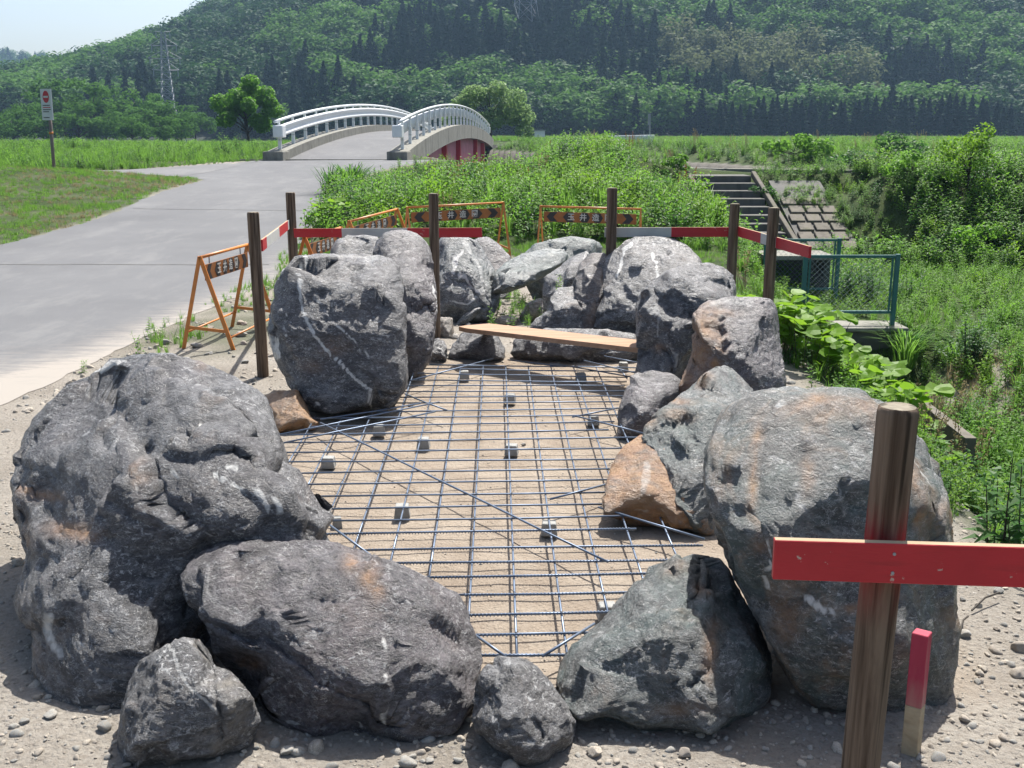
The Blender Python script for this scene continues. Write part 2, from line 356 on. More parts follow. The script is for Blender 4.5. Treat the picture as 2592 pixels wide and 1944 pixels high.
# ground: dirt around the ring, soil and short green elsewhere
n = N('ground_dirt'); v = n.coord(); gm = n.attr('mask').outputs['Color']; gs = n.sep(gm)
d1 = n.mix(n.ramp(n.noise(1.1, 6, v, .6), [(.35, 0), (.65, 1)]), (.325, .292, .245), (.485, .445, .385))
d1 = n.mix(n.ramp(n.noise(45, 6, v, .8), [(.45, 0), (.7, .8)]), d1, (.24, .20, .16))
vor = n.n('ShaderNodeTexVoronoi'); vor.inputs['Scale'].default_value = 38; n.l(v, vor.inputs[0])
pm = n.ramp(vor.outputs['Distance'], [(.25, 1), (.4, 0)])
d1 = n.mix(n.math('MULTIPLY', pm, n.ramp(n.noise(5, 2, v), [(.42, 0), (.62, .85)])), d1, n.mix(n.sep(vor.outputs['Color'])[0], (.24, .22, .20), (.52, .48, .42)))
pit = n.mix(n.ramp(n.noise(3, 5, v, .65), [(.35, 0), (.65, 1)]), (.40, .325, .25), (.53, .45, .36))
pit = n.mix(n.ramp(n.noise(60, 5, v, .8), [(.5, 0), (.75, .6)]), pit, (.25, .19, .14))
soil = n.mix(n.ramp(n.noise(2.2, 6, v, .65), [(.35, 0), (.65, 1)]), (.030, .060, .012), (.07, .10, .025))
soil = n.mix(n.ramp(n.noise(.7, 5, n.coord(rot=(0, 0, 1)), .7), [(.6, 0), (.7, .7)]), soil, (.13, .10, .055))
c = n.mix(gs[0], soil, d1); c = n.mix(gs[1], c, pit)
c = n.mix(gs[2], c, n.mix(n.noise(4, 6, v, .7), (.13, .12, .10), (.27, .25, .22)))
nr = n.bump(n.noise(28, 6, v, .8), .8, .03); nr = n.bump(n.ramp(vor.outputs['Distance'], [(.2, 1), (.42, 0)]), .4, .01, nr)
M['ground'] = n.fin(c, .95, nr, 0, .2)

xs = spaced([(-1500, -300, 150), (-300, -60, 20), (-60, -14, 2), (-14, -4, .35), (-4, 4, .05), (4, 14, .3), (14, 60, 2), (60, 300, 20), (300, 1500, 150)])
ys = spaced([(-60, 0, 6), (0, 1.8, .3), (1.8, 9, .055), (9, 16, .18), (16, 48, .4), (48, 90, 1.5), (90, 300, 15), (300, 1500, 150)])
gnd, GV = grid(xs, ys, 'ground', M['ground'], lambda X, Y: height(X, Y) - .0 * roadmask(X, Y))
gx, gy = GV[:, 0], GV[:, 1]
nz = n2(gx, gy, .8, 9, 3)
edgeR = np.interp(gy, [0, 3.6, 8, 12, 15], [2.0, 2.15, 2.3, 2.5, 2.3])
dirt = sm(.25, -.25, gx - edgeR - .3 * nz) * sm(15.2, 13.6, gy + .8 * nz) * sm(-40, -30, gx)
strip = sm(.5, .1, np.abs(gx - np.interp(gy, YR, XR) - .3) - .35 * (1 + nz))        # weedy verge of the road
dirt = dirt * (1 - .6 * strip * sm(7.5, 9, gy) * sm(-.1, .3, nz))
dirt = np.maximum(dirt, .9 * roadmask(gx, gy))
island = (gx < np.interp(gy, YL, XL)) & (gy < sideL(gx))
dirt = np.where(island, 0.12 * (nz > .1), dirt)
lit = sm(1.3, .7, ((gx - 6.2) / 2.2) ** 2 + ((gy - 11.0) / 1.3) ** 2); dirt = np.maximum(dirt, .75 * lit)
pitm = sm(.25, -.1, np.abs(gx - .1) - 1.35) * sm(2.8, 3.1, gy) * sm(8.3, 7.9, gy)
w2 = gy - farY(gx); wn = (gy - crestY(gx)) * .8
stone = ((w2 > -3.4) & (w2 < 1.2)) * 1.0
stone = np.maximum(stone, ((wn > 1.2) & (w2 < -3) & (gx > -9)) * 1.0)
attr(gnd, 'mask', np.stack([dirt, pitm, stone, np.ones_like(dirt)], 1))

# asphalt
n = N('asphalt_road'); v = n.coord(); vs = n.coord(scale=(2.2, .5, 1))
a = n.mix(n.ramp(n.noise(.5, 5, v, .6), [(.3, 0), (.7, 1)]), (.155, .158, .165), (.21, .213, .218))
a = n.mix(n.ramp(n.noise(120, 3, v, .7), [(.35, .0), (.7, .45)]), a, (.12, .12, .12)); a = n.mix(n.ramp(n.noise(1.2, 6, n.coord(scale=(1.8, .6, 1), rot=(0, 0, .3)), .75), [(.5, 0), (.66, .5)]), a, (.25, .25, .245)); a = n.mix(n.ramp(n.noise(.9, 6, n.coord(rot=(0, 0, 2)), .7), [(.56, 0), (.66, .4)]), a, (.15, .15, .155))
dust = n.attr('dust').outputs['Fac']
dn = n.ramp(n.noise(6, 6, n.coord(scale=(.5, 2.2, 1)), .75), [(.42, 0), (.6, 1)])
a = n.mix(n.math('MULTIPLY', dust, n.math('ADD', dn, n.math('MULTIPLY', dust, .9)), True), a, (.40, .365, .32))
M['asphalt'] = n.fin(a, .9, n.bump(n.noise(160, 3, v), .5, .004), 0, .3)
def strip_mesh(name, ylist, fL, fR, nx, dz):
    V = []; 
    for y in ylist:
        l, r = fL(y), fR(y)
        for k in range(nx): V.append((lerp(l, r, k / (nx - 1)), y))
    V = np.array(V); z = height(V[:, 0], V[:, 1], False) + dz
    nyy = len(ylist); i = (np.arange(nyy - 1)[:, None] * nx + np.arange(nx - 1)[None, :]).ravel()
    o = mk(name, np.column_stack([V, z]), np.stack([i, i + 1, i + nx + 1, i + nx], 1), M['asphalt'], smooth=True)
    o['kind'] = 'structure'; return o, V
def rag(y, s, a=.07): return a * float(perlin(np.array([[y * 2.3, s, .5]]))[0]) + a * .6 * float(perlin(np.array([[y * 9, s, .5]]))[0])
road, rv = strip_mesh('road', np.arange(-4, 38.45, .14), lambda y: np.interp(y, YL, XL) + rag(y, 1.5) if y < 27.8 else -9.3, lambda y: np.interp(y, YR, XR) + rag(y, 7.5), 24, .004)
dd = np.interp(rv[:, 1], YR, XR) - rv[:, 0]
attr(road, 'dust', np.clip(sm(8.8, 6.3, rv[:, 1] + .25 * rv[:, 0] + .9) * .9 + sm(.7, 0, dd) * .75 * sm(18, 9, rv[:, 1]), 0, 1))
Vs = []; fx = np.arange(-60, -8.2, .7)
for x in fx:
    for t in np.linspace(0, 1, 9): Vs.append((x, lerp(float(sideL(x)), float(sideU(x)), t) + (rag(x, 3.3, .1) if t in (0, 1) else 0)))
Vs = np.array(Vs); i = (np.arange(len(fx) - 1)[:, None] * 9 + np.arange(8)[None, :]).ravel()
side = mk('side_road', np.column_stack([Vs, height(Vs[:, 0], Vs[:, 1], False) + .008]), np.stack([i, i + 9, i + 10, i + 1], 1), M['asphalt'], smooth=True); side['kind'] = 'structure'
attr(side, 'dust', np.full(len(Vs), .12))
for nm_, yy, wd_ in (('road_seam', 20.3, .035), ('road_seam', 36.2, .05), ('road_seam', 13.6, .03)):
    m = MB(); xs_ = np.linspace(float(np.interp(yy, YL, XL)) + .2, float(np.interp(yy, YR, XR)) - .2, 24)
    for xa, xb in zip(xs_[:-1], xs_[1:]):
        ya, yb = yy + .05 * rag(xa, 5, 1), yy + .05 * rag(xb, 5, 1); za = float(height(np.array([xa]), np.array([ya]), False)[0]) + .007
        m.add([(xa, ya - wd_ / 2, za), (xb, yb - wd_ / 2, za), (xb, yb + wd_ / 2, za), (xa, ya + wd_ / 2, za)], [[0, 1, 2, 3]])
    o = m.obj(nm_, M['conc_dark']); o['kind'] = 'structure'
# concrete lip where the road meets the bridge, dark joint across the road
jm = MB(); jm.box((-6.3, 38.42, .77), (7.6, .16, .06)); o = jm.obj('road_joint', M['conc']); o['kind'] = 'structure'
# white coping stones on the river side of the bank
cp = MB()
for k in range(12):
    x0, x1 = 3.2 + k * .75, 3.2 + (k + 1) * .75 - .03
    y0, y1 = crestY(x0) + 1.6, crestY(x1) + 1.6
    cp.beam((x0, y0, .80), (x1, y1, .80), .3, .12)
o = cp.obj('path_coping', M['conc']); o['kind'] = 'structure'

# river bed water, dark, mostly out of sight below the banks
n = N('river_water'); M['water'] = n.fin((.03, .045, .04), .08, n.bump(n.noise(3, 3, n.coord()), .3, .05))
wx = spaced([(-60, 80, 2)]); 
Vw = []
for x in wx: Vw += [(x, crestY(x) + 3.2, -1.32), (x, farY(x) - 2.9, -1.32)]
o = mk('river_water', Vw, [[2 * i, 2 * i + 2, 2 * i + 3, 2 * i + 1] for i in range(len(wx) - 1)], M['water']); o['kind'] = 'structure'

# ------------------------------------------------------------------ hills
def hillz(x, y):
    Hr = np.interp(x, [-420, -290, -215, -165, -127, -60, 0, 100, 400], [0, 4, 10, 17, 34, 76, 104, 120, 122])
    Yb = np.interp(x, [-300, -80, 0, 60, 200], [235, 225, 215, 225, 250])
    s = (y - Yb) / (430 - Yb)
    spur = 1 + .22 * n2(x + .35 * y, y * .35, .013, 21, 2) + .06 * n2(x, y, .05, 22)
    z = np.where(s > 0, Hr * np.clip(s, 0, 1.25) ** 1.12 * spur * (1 - .8 * sm(1.0, 2.0, s)), s * 20)
    return z + .9
M['hillsoil'] = paint('forest_floor', (.02, .035, .018), 1, .5, .1)
o, _ = grid(np.arange(-460, 461, 10), np.arange(195, 640, 8), 'hill', M['hillsoil'], hillz)
def farhill(x, y):
    s = (y - 640) / 160
    return 1 + (50 + 9 * n2(x, y * .2, .006, 31, 3)) * np.clip(1 - (s - 1) ** 2, -.4, 1)
o, _ = grid(np.arange(-900, 201, 20), np.arange(620, 1000, 15), 'far_hill', M['hillsoil'], farhill)

# ------------------------------------------------------------------ foliage sources
def leafcloud(C, Nn, s, rs, asp=.55, tri=False):
    """diamond leaf-clump faces at C with approximate normals Nn"""
    n_ = len(C); a = rs.normal(size=(n_, 3)); a -= (a * Nn).sum(1)[:, None] * Nn; a /= np.linalg.norm(a, axis=1)[:, None]
    b = np.cross(Nn, a); s = s[:, None]
    V = np.stack([C - a * s, C + b * s * asp + Nn * s * .15, C + a * s, C - b * s * asp + Nn * s * .15], 1).reshape(-1, 3)
    F = (np.arange(n_)[:, None] * 4 + np.arange(4)[None, :])
    return V, F
def unit(n_, rs): v = rs.normal(size=(n_, 3)); return v / np.linalg.norm(v, axis=1)[:, None]
def crown_mesh(name, lumps, nleaf, size, rs, mat, asp=.55, up=.35, droop=0):
    Cs, Ns = [], []
    vol = np.array([l[3] * l[4] for l in lumps]); cnt = np.maximum(8, (nleaf * vol / vol.sum()).astype(int))
    for (x, y, z, rx, rz), k in zip(lumps, cnt):
        d = unit(k, rs); rr = rs.uniform(.62, 1.04, k)[:, None]
        P = np.array([x, y, z]) + d * rr * np.array([rx, rx, rz]); nn = d * .6 + unit(k, rs) * .55 + np.array([0, 0, up]); nn /= np.linalg.norm(nn, axis=1)[:, None]
        Cs.append(P); Ns.append(nn)
    C = np.concatenate(Cs); Nn = np.concatenate(Ns)
    V, F = leafcloud(C, Nn, rs.uniform(.6, 1.3, len(C)) * size, rs, asp)
    o = mk(name, V, F, mat, link=False); attr(o, 'rnd', np.repeat(rs.rand(len(C)), 4)); return o
def broad_lumps(rs, h=1.0, w=.42, k=11, base=.22):
    L = []
    for i in range(k):
        a = rs.uniform(0, 6.28); t = rs.rand() ** .7; z = lerp(base + .1, .86, rs.rand()); rr = w * .62 * math.sqrt(max(.08, 1 - ((z - .5) / .5) ** 2)) * t
        r0 = rs.uniform(.16, .27) * (1.1 - .45 * z)
        L.append((math.cos(a) * rr, math.sin(a) * rr, z * h, r0, r0 * .8))
    L.append((0, 0, .55 * h, w * .5, .32)); return L
def conifer_mesh(name, nleaf, rs, mat, wd=.2, size=.05):
    t = rs.rand(nleaf) ** .8; z = .04 + .96 * t; r = wd * (1 - t) ** .85 * (.75 + .25 * np.sin(t * 60 + rs.rand() * 6)) * rs.uniform(.55, 1.05, nleaf)
    a = rs.uniform(0, 6.28, nleaf); C = np.stack([np.cos(a) * r, np.sin(a) * r, z], 1)
    Nn = np.stack([np.cos(a) * .6, np.sin(a) * .6, np.full(nleaf, .5)], 1) + unit(nleaf, rs) * .45; Nn /= np.linalg.norm(Nn, axis=1)[:, None]
    V, F = leafcloud(C, Nn, rs.uniform(.6, 1.3, nleaf) * size * (1.15 - .6 * t), rs, .5)
    o = mk(name, V, F, mat, link=False); attr(o, 'rnd', np.repeat(rs.rand(nleaf), 4)); return o
def collection_of(name, objs):
    c = bpy.data.collections.new(name)
    for o in objs: c.objects.link(o)
    return c
def scatter(name, label, objs, P, S, RZ, idx=None, tilt=0.12, rs=None):
    """one object of kind stuff: points carrying instanced clumps"""
    rs = rs or np.random.RandomState(5); n_ = len(P)
    me = bpy.data.meshes.new(name); me.from_pydata(np.asarray(P, float).tolist(), [], []); o = bpy.data.objects.new(name, me); COL.objects.link(o)
    if idx is None: idx = rs.randint(0, len(objs), n_)
    od_ = sorted(range(len(objs)), key=lambda i: objs[i].name); rank = np.zeros(len(objs), int); rank[od_] = np.arange(len(objs)); idx = rank[np.asarray(idx)]
    attr(o, 'rot', np.stack([rs.normal(0, tilt, n_), rs.normal(0, tilt, n_), RZ], 1))
    S = np.asarray(S, float); S3 = np.stack([S, S, S], 1) if S.ndim == 1 else S
    attr(o, 'scl', S3)
    a = me.attributes.new('idx', 'INT', 'POINT'); a.data.foreach_set('value', np.asarray(idx, np.int32))
    g = bpy.data.node_groups.new(name, 'GeometryNodeTree')
    g.interface.new_socket('Geometry', in_out='INPUT', socket_type='NodeSocketGeometry'); g.interface.new_socket('Geometry', in_out='OUTPUT', socket_type='NodeSocketGeometry')
    gi = g.nodes.new('NodeGroupInput'); go = g.nodes.new('NodeGroupOutput'); ip = g.nodes.new('GeometryNodeInstanceOnPoints')
    ci = g.nodes.new('GeometryNodeCollectionInfo'); ci.inputs['Collection'].default_value = collection_of(name + '_kinds', objs)
    ci.inputs['Separate Children'].default_value = True; ci.inputs['Reset Children'].default_value = True
    def na(nm, ty): x = g.nodes.new('GeometryNodeInputNamedAttribute'); x.data_type = ty; x.inputs[0].default_value = nm; return x.outputs[0]
    e2r = g.nodes.new('FunctionNodeEulerToRotation'); L = g.links
    L.new(na('rot', 'FLOAT_VECTOR'), e2r.inputs[0]); L.new(gi.outputs[0], ip.inputs['Points']); L.new(ci.outputs[0], ip.inputs['Instance'])
    ip.inputs['Pick Instance'].default_value = True; L.new(na('idx', 'INT'), ip.inputs['Instance Index'])
    L.new(e2r.outputs[0], ip.inputs['Rotation']); L.new(na('scl', 'FLOAT_VECTOR'), ip.inputs['Scale']); L.new(ip.outputs[0], go.inputs[0])
    md = o.modifiers.new('scatter', 'NODES'); md.node_group = g
    return tag(o, label, None, None, 'stuff')
rs = np.random.RandomState(11)
BR = [crown_mesh('forest_broadleaf_a%d' % k, broad_lumps(rs), 620, .042, rs, M['leaf_broad']) for k in range(4)]
BL = [crown_mesh('forest_broadleaf_b%d' % k, broad_lumps(rs, k=14), 620, .038, rs, M['leaf_light']) for k in range(3)]
CN = [conifer_mesh('forest_cedar_c%d' % k, 520, rs, M['leaf_cedar'], .29, .048) for k in range(3)]
BB = [crown_mesh('forest_bamboo_d%d' % k, [(rs.normal(0, .1), rs.normal(0, .1), .3 + .6 * j / 6, .13, .14) for j in range(7)], 420, .035, rs, M['leaf_bamboo']) for k in range(2)]
src = BR + BL + CN + BB
P = []; S = []; I = []
ysp = np.arange(209, 436, 3.7)
for y in ysp:
    for x in np.arange(-.58 * y - 10, .58 * y + 10, 4.0):
        xx, yy = x + rs.uniform(-2.1, 2.1), y + rs.uniform(-2, 2); P.append((xx, yy))
P = np.array(P); z = np.maximum(hillz(P[:, 0], P[:, 1]), 1.0); keep = ((P[:, 1] > 226) | (np.abs(P[:, 0] - 15) < 75) & (P[:, 1] > 211 + .0 * P[:, 0])) & ((z - 1.75) / P[:, 1] < .21)
P = np.column_stack([P, z])[keep]; n_ = len(P)
f1 = n2(P[:, 0], P[:, 1] * .6, .016, 41, 3); f2 = n2(P[:, 0] + .5 * P[:, 1], P[:, 1], .03, 43, 2) + .12 * sm(0, 120, P[:, 0]) * sm(60, 100, P[:, 0])
idx = np.where((f1 > .02) & (P[:, 0] > -95 - 20 * f2), 7 + rs.randint(0, 3, n_), rs.randint(0, 4, n_)); idx = np.where(f2 > .17, 4 + rs.randint(0, 3, n_), idx)
idx = np.where((rs.rand(n_) < .12), rs.randint(0, 7, n_), idx)
bz = (np.abs(P[:, 0] - 58) < 22) & (P[:, 1] < 262) & (P[:, 1] > 238); idx = np.where(bz & (rs.rand(n_) < .75), 10 + rs.randint(0, 2, n_), idx)
Sx = np.where(idx >= 7, rs.uniform(9, 15, n_), rs.uniform(9, 15, n_))
wide = np.where((idx >= 7) & (idx < 10), 1.0, 1.15); S3 = np.stack([Sx * wide, Sx * wide, Sx * np.where(idx < 7, .85, 1)], 1)
P[:, 2] -= 1.2
scatter('hillside_forest', 'dark green forest of cedars and broadleaf trees covering the hillside', src, P, S3, rs.uniform(0, 6.28, n_), idx, .05, rs)
P = []
for y in np.arange(668, 812, 9):
    for x in np.arange(-520, -40, 9.5): P.append((x + rs.uniform(-4, 4), y + rs.uniform(-4, 4)))
P = np.array(P); P = np.column_stack([P, farhill(P[:, 0], P[:, 1]) - 1]); n_ = len(P)
scatter('far_hill_forest', 'hazy blue forest on the distant low hill under the sky', src[:10], P, rs.uniform(10, 15, n_) * 1.0, rs.uniform(0, 6.28, n_), rs.randint(0, 10, n_), .05, rs)

# ------------------------------------------------------------------ single trees
def limb_tree(name, loc, h, wd, mat, label, cat, seed, nleaf=2600, leaf=.13, trunk_h=.2, group=None, lumps=None, fork=5, size_t=None):
    rr = np.random.RandomState(seed); root = empty(name, loc, label, cat, group)
    tb = MB(); tr = h * .022
    tb.tube([(0, 0, -.3), (0.02 * h, 0, h * trunk_h * .6), (.01 * h, .01, h * trunk_h), (0, .02 * h, h * .6)], [tr * 1.4, tr, tr * .85, tr * .3], 8)
    LP = []
    for k in range(fork * 3):
        a = rr.uniform(0, 6.28); z0 = h * rr.uniform(trunk_h * .7, .5); le = wd * rr.uniform(.55, 1.0); z1 = z0 + h * rr.uniform(.08, .38)
        z1 = min(z1, h * .92); shr = math.sqrt(max(.12, 1 - (abs(z1 / h - .5) / .52) ** 2)); e = np.array([math.cos(a) * le * shr, math.sin(a) * le * shr, z1])
        mid = np.array([e[0] * .4, e[1] * .4, lerp(z0, z1, .6)]); tb.tube([(0.0, 0.0, z0), mid, e], [tr * .5, tr * .3, tr * .1], 5); LP.append((e, mid))
    tb.obj('trunk', M['bark'], root, True, local=True)
    if lumps is None:
        lumps = [(e[0] * .92, e[1] * .92, e[2], wd * rr.uniform(.26, .40), h * rr.uniform(.09, .14)) for e, m in LP] + [(m[0], m[1], m[2] + h * .12, wd * .28, h * .09) for e, m in LP[::2]]
        lumps += [(rr.normal(0, wd * .2), rr.normal(0, wd * .2), h * .9, wd * .3, h * .08)]
    o = crown_mesh('crown', lumps, nleaf, leaf, rr, mat); COL.objects.link(o); o.parent = root
    return root
def gz(x, y): return float(height(np.array([x]), np.array([y]), False)[0])
p = PY(625, 357, 75.); limb_tree('broadleaf_tree', (p[0], 75, gz(p[0], 75) - .1), 5.0, 2.1, M['leaf_tree'], 'bright green spreading tree with a forked dark trunk left of the bridge', 'tree', 5, 11000, .12, .2)
p = PY(1240, 350, 96.)
lm = []
rr = np.random.RandomState(9)
for k in range(30):
    x = rr.uniform(-3.6, 3.9); top = np.interp(x, [-3.6, -2, -.5, 1.2, 2.4, 3.9], [3.0, 5.0, 6.1, 5.3, 4.2, 1.6]); z = rr.uniform(.3, top * .92); lm.append((x, rr.uniform(-1.2, 1.2), z, rr.uniform(.65, 1.15), rr.uniform(.5, .85)))
limb_tree('willow_tree', (p[0], 96, 1.0), 5.4, 2.4, M['leaf_willow'], 'pale grey green willow behind the far end of the bridge', 'tree', 6, 10000, .14, .2, lumps=lm)
# big broadleaf trees at the foot of the hill, left
BT = [(70, 230, 9.5), (150, 195, 11.5), (225, 192, 12), (300, 212, 11), (350, 222, 10), (395, 232, 10.5), (440, 250, 9), (25, 262, 8.5), (110, 262, 7.5), (190, 255, 8), (330, 285, 6.5), (260, 262, 8), (490, 262, 8), (400, 292, 5.5), (455, 290, 5.5)]
labs = ['leftmost big', 'tallest left', 'tall round topped', 'broad middle', 'round shouldered', 'spreading', 'lower right', 'small edge', 'dense low', 'low front', 'short bushy', 'mid height', 'dark rightmost', 'low shrubby', 'small round']
protos = []
for k in range(4):
    q = limb_tree('riverside_tree', (0, 0, 0), 10, 4.6, M['leaf_river'], 'x', 'tree', 30 + k, 2300, .30, .15, 'trees at the foot of the hill')
    protos.append(q)
def copy_thing(q):
    c = q.copy(); COL.objects.link(c)
    for ch in q.children: d = ch.copy(); COL.objects.link(d); d.parent = c; d.matrix_parent_inverse = ch.matrix_parent_inverse
    return c
kids = {id(q): list(q.children) for q in protos}
used = set()
for k, (u, vt, hh) in enumerate(BT):
    Yd = [150, 160, 156, 162, 150, 158, 150, 140, 138, 142, 132, 145, 165, 128, 135][k]
    pt = PY(u, vt, float(Yd)); zb = gz(pt[0], Yd) - .2; H = pt[2] - zb; q = protos[k % 4]
    t_ = q if (k % 4) not in used else copy_thing(q); used.add(k % 4)
    t_.location = (pt[0], Yd, zb); t_.scale = (H / 10 * 1.15, H / 10 * 1.15, H / 10); t_.rotation_euler.z = k * 1.3
    t_['label'] = labs[k] + ' broadleaf tree in the clump behind the road sign, %s' % ('beside the open field' if k % 2 else 'foot of the hill')
# row of cedars at the foot of the hill, right
cz = conifer_mesh('crown', 1500, np.random.RandomState(77), M['leaf_cedar'], .21, .032)
q = empty('cedar_tree', (0, 0, 0), 'dark pointed cedar in the close row behind the far grass bank', 'tree', 'cedars in the row at the foot of the hill')
COL.objects.link(cz); cz.parent = q; tb = MB().tube([(0, 0, -.02), (0, 0, .5)], [.02, .01], 6).obj('trunk', M['bark'], q, local=True)
cu = list(np.linspace(1822, 2560, 40)) + [1560, 1610, 1665, 1700, 1745, 1780, 2140, 2205, 2260, 2050]
for k, u in enumerate(cu):
    c = q if k == 0 else copy_thing(q)
    Yd = 205 + R.uniform(-4, 4) if k < 40 else 214 + R.uniform(-3, 3)
    vt = (np.interp(u, [1800, 1880, 1960, 2100, 2200, 2330, 2450, 2560], [260, 262, 248, 262, 250, 248, 245, 272]) if k < 40 else (235 if u < 1800 else 215)) + R.uniform(-7, 9)
    pt = PY(u + R.uniform(-6, 6), vt, Yd); zb = 1.2; H = pt[2] - zb + .3
    c.location = (pt[0], Yd, zb); c.scale = (H * 1.45, H * 1.45, H); c.rotation_euler.z = R.uniform(0, 6)
# ------------------------------------------------------------------ boulders
_ico = {}
def ico(l):
    if l not in _ico:
        bm = bmesh.new(); bmesh.ops.create_icosphere(bm, subdivisions=l, radius=1); bm.verts.ensure_lookup_table()
        _ico[l] = (np.array([v.co[:] for v in bm.verts]), np.array([[v.index for v in f.verts] for f in bm.faces])); bm.free()
    return _ico[l]
def vnorm(P, F):
    fn = np.cross(P[F[:, 1]] - P[F[:, 0]], P[F[:, 2]] - P[F[:, 0]]); Nn = np.zeros_like(P)
    for k in range(3): np.add.at(Nn, F[:, k], fn)
    return Nn / (np.linalg.norm(Nn, axis=1)[:, None] + 1e-12)
def pdist(u, v, pl):
    pl = np.asarray(pl, float); d = np.full(u.shape, 1e9)
    for a, b in zip(pl[:-1], pl[1:]):
        ab = b - a; t = np.clip(((u - a[0]) * ab[0] + (v - a[1]) * ab[1]) / (ab.dot(ab) + 1e-9), 0, 1)
        d = np.minimum(d, np.hypot(u - a[0] - t * ab[0], v - a[1] - t * ab[1]))
    return d
def polar(outline, cu, cv, n_=720):
    pl = np.asarray(outline, float); A = np.roll(pl, -1, 0); th = np.linspace(-math.pi, math.pi, n_, endpoint=False)
    r = np.zeros(n_); c, s = np.cos(th), np.sin(th)
    for a, b in zip(pl, A):
        ax, ay = a[0] - cu, a[1] - cv; ex, ey = b[0] - a[0], b[1] - a[1]
        den = c * ey - s * ex; den = np.where(abs(den) < 1e-9, 1e-9, den)
        t = (ax * ey - ay * ex) / den; q = (ax * s - ay * c) / den
        ok = (t > 0) & (q >= -1e-6) & (q <= 1 + 1e-6); r = np.where(ok & (t > r), t, r)
    k = np.exp(-np.linspace(-2, 2, 13) ** 2); k /= k.sum()
    r = np.convolve(np.concatenate([r[-6:], r, r[:6]]), k, 'valid'); return th, r
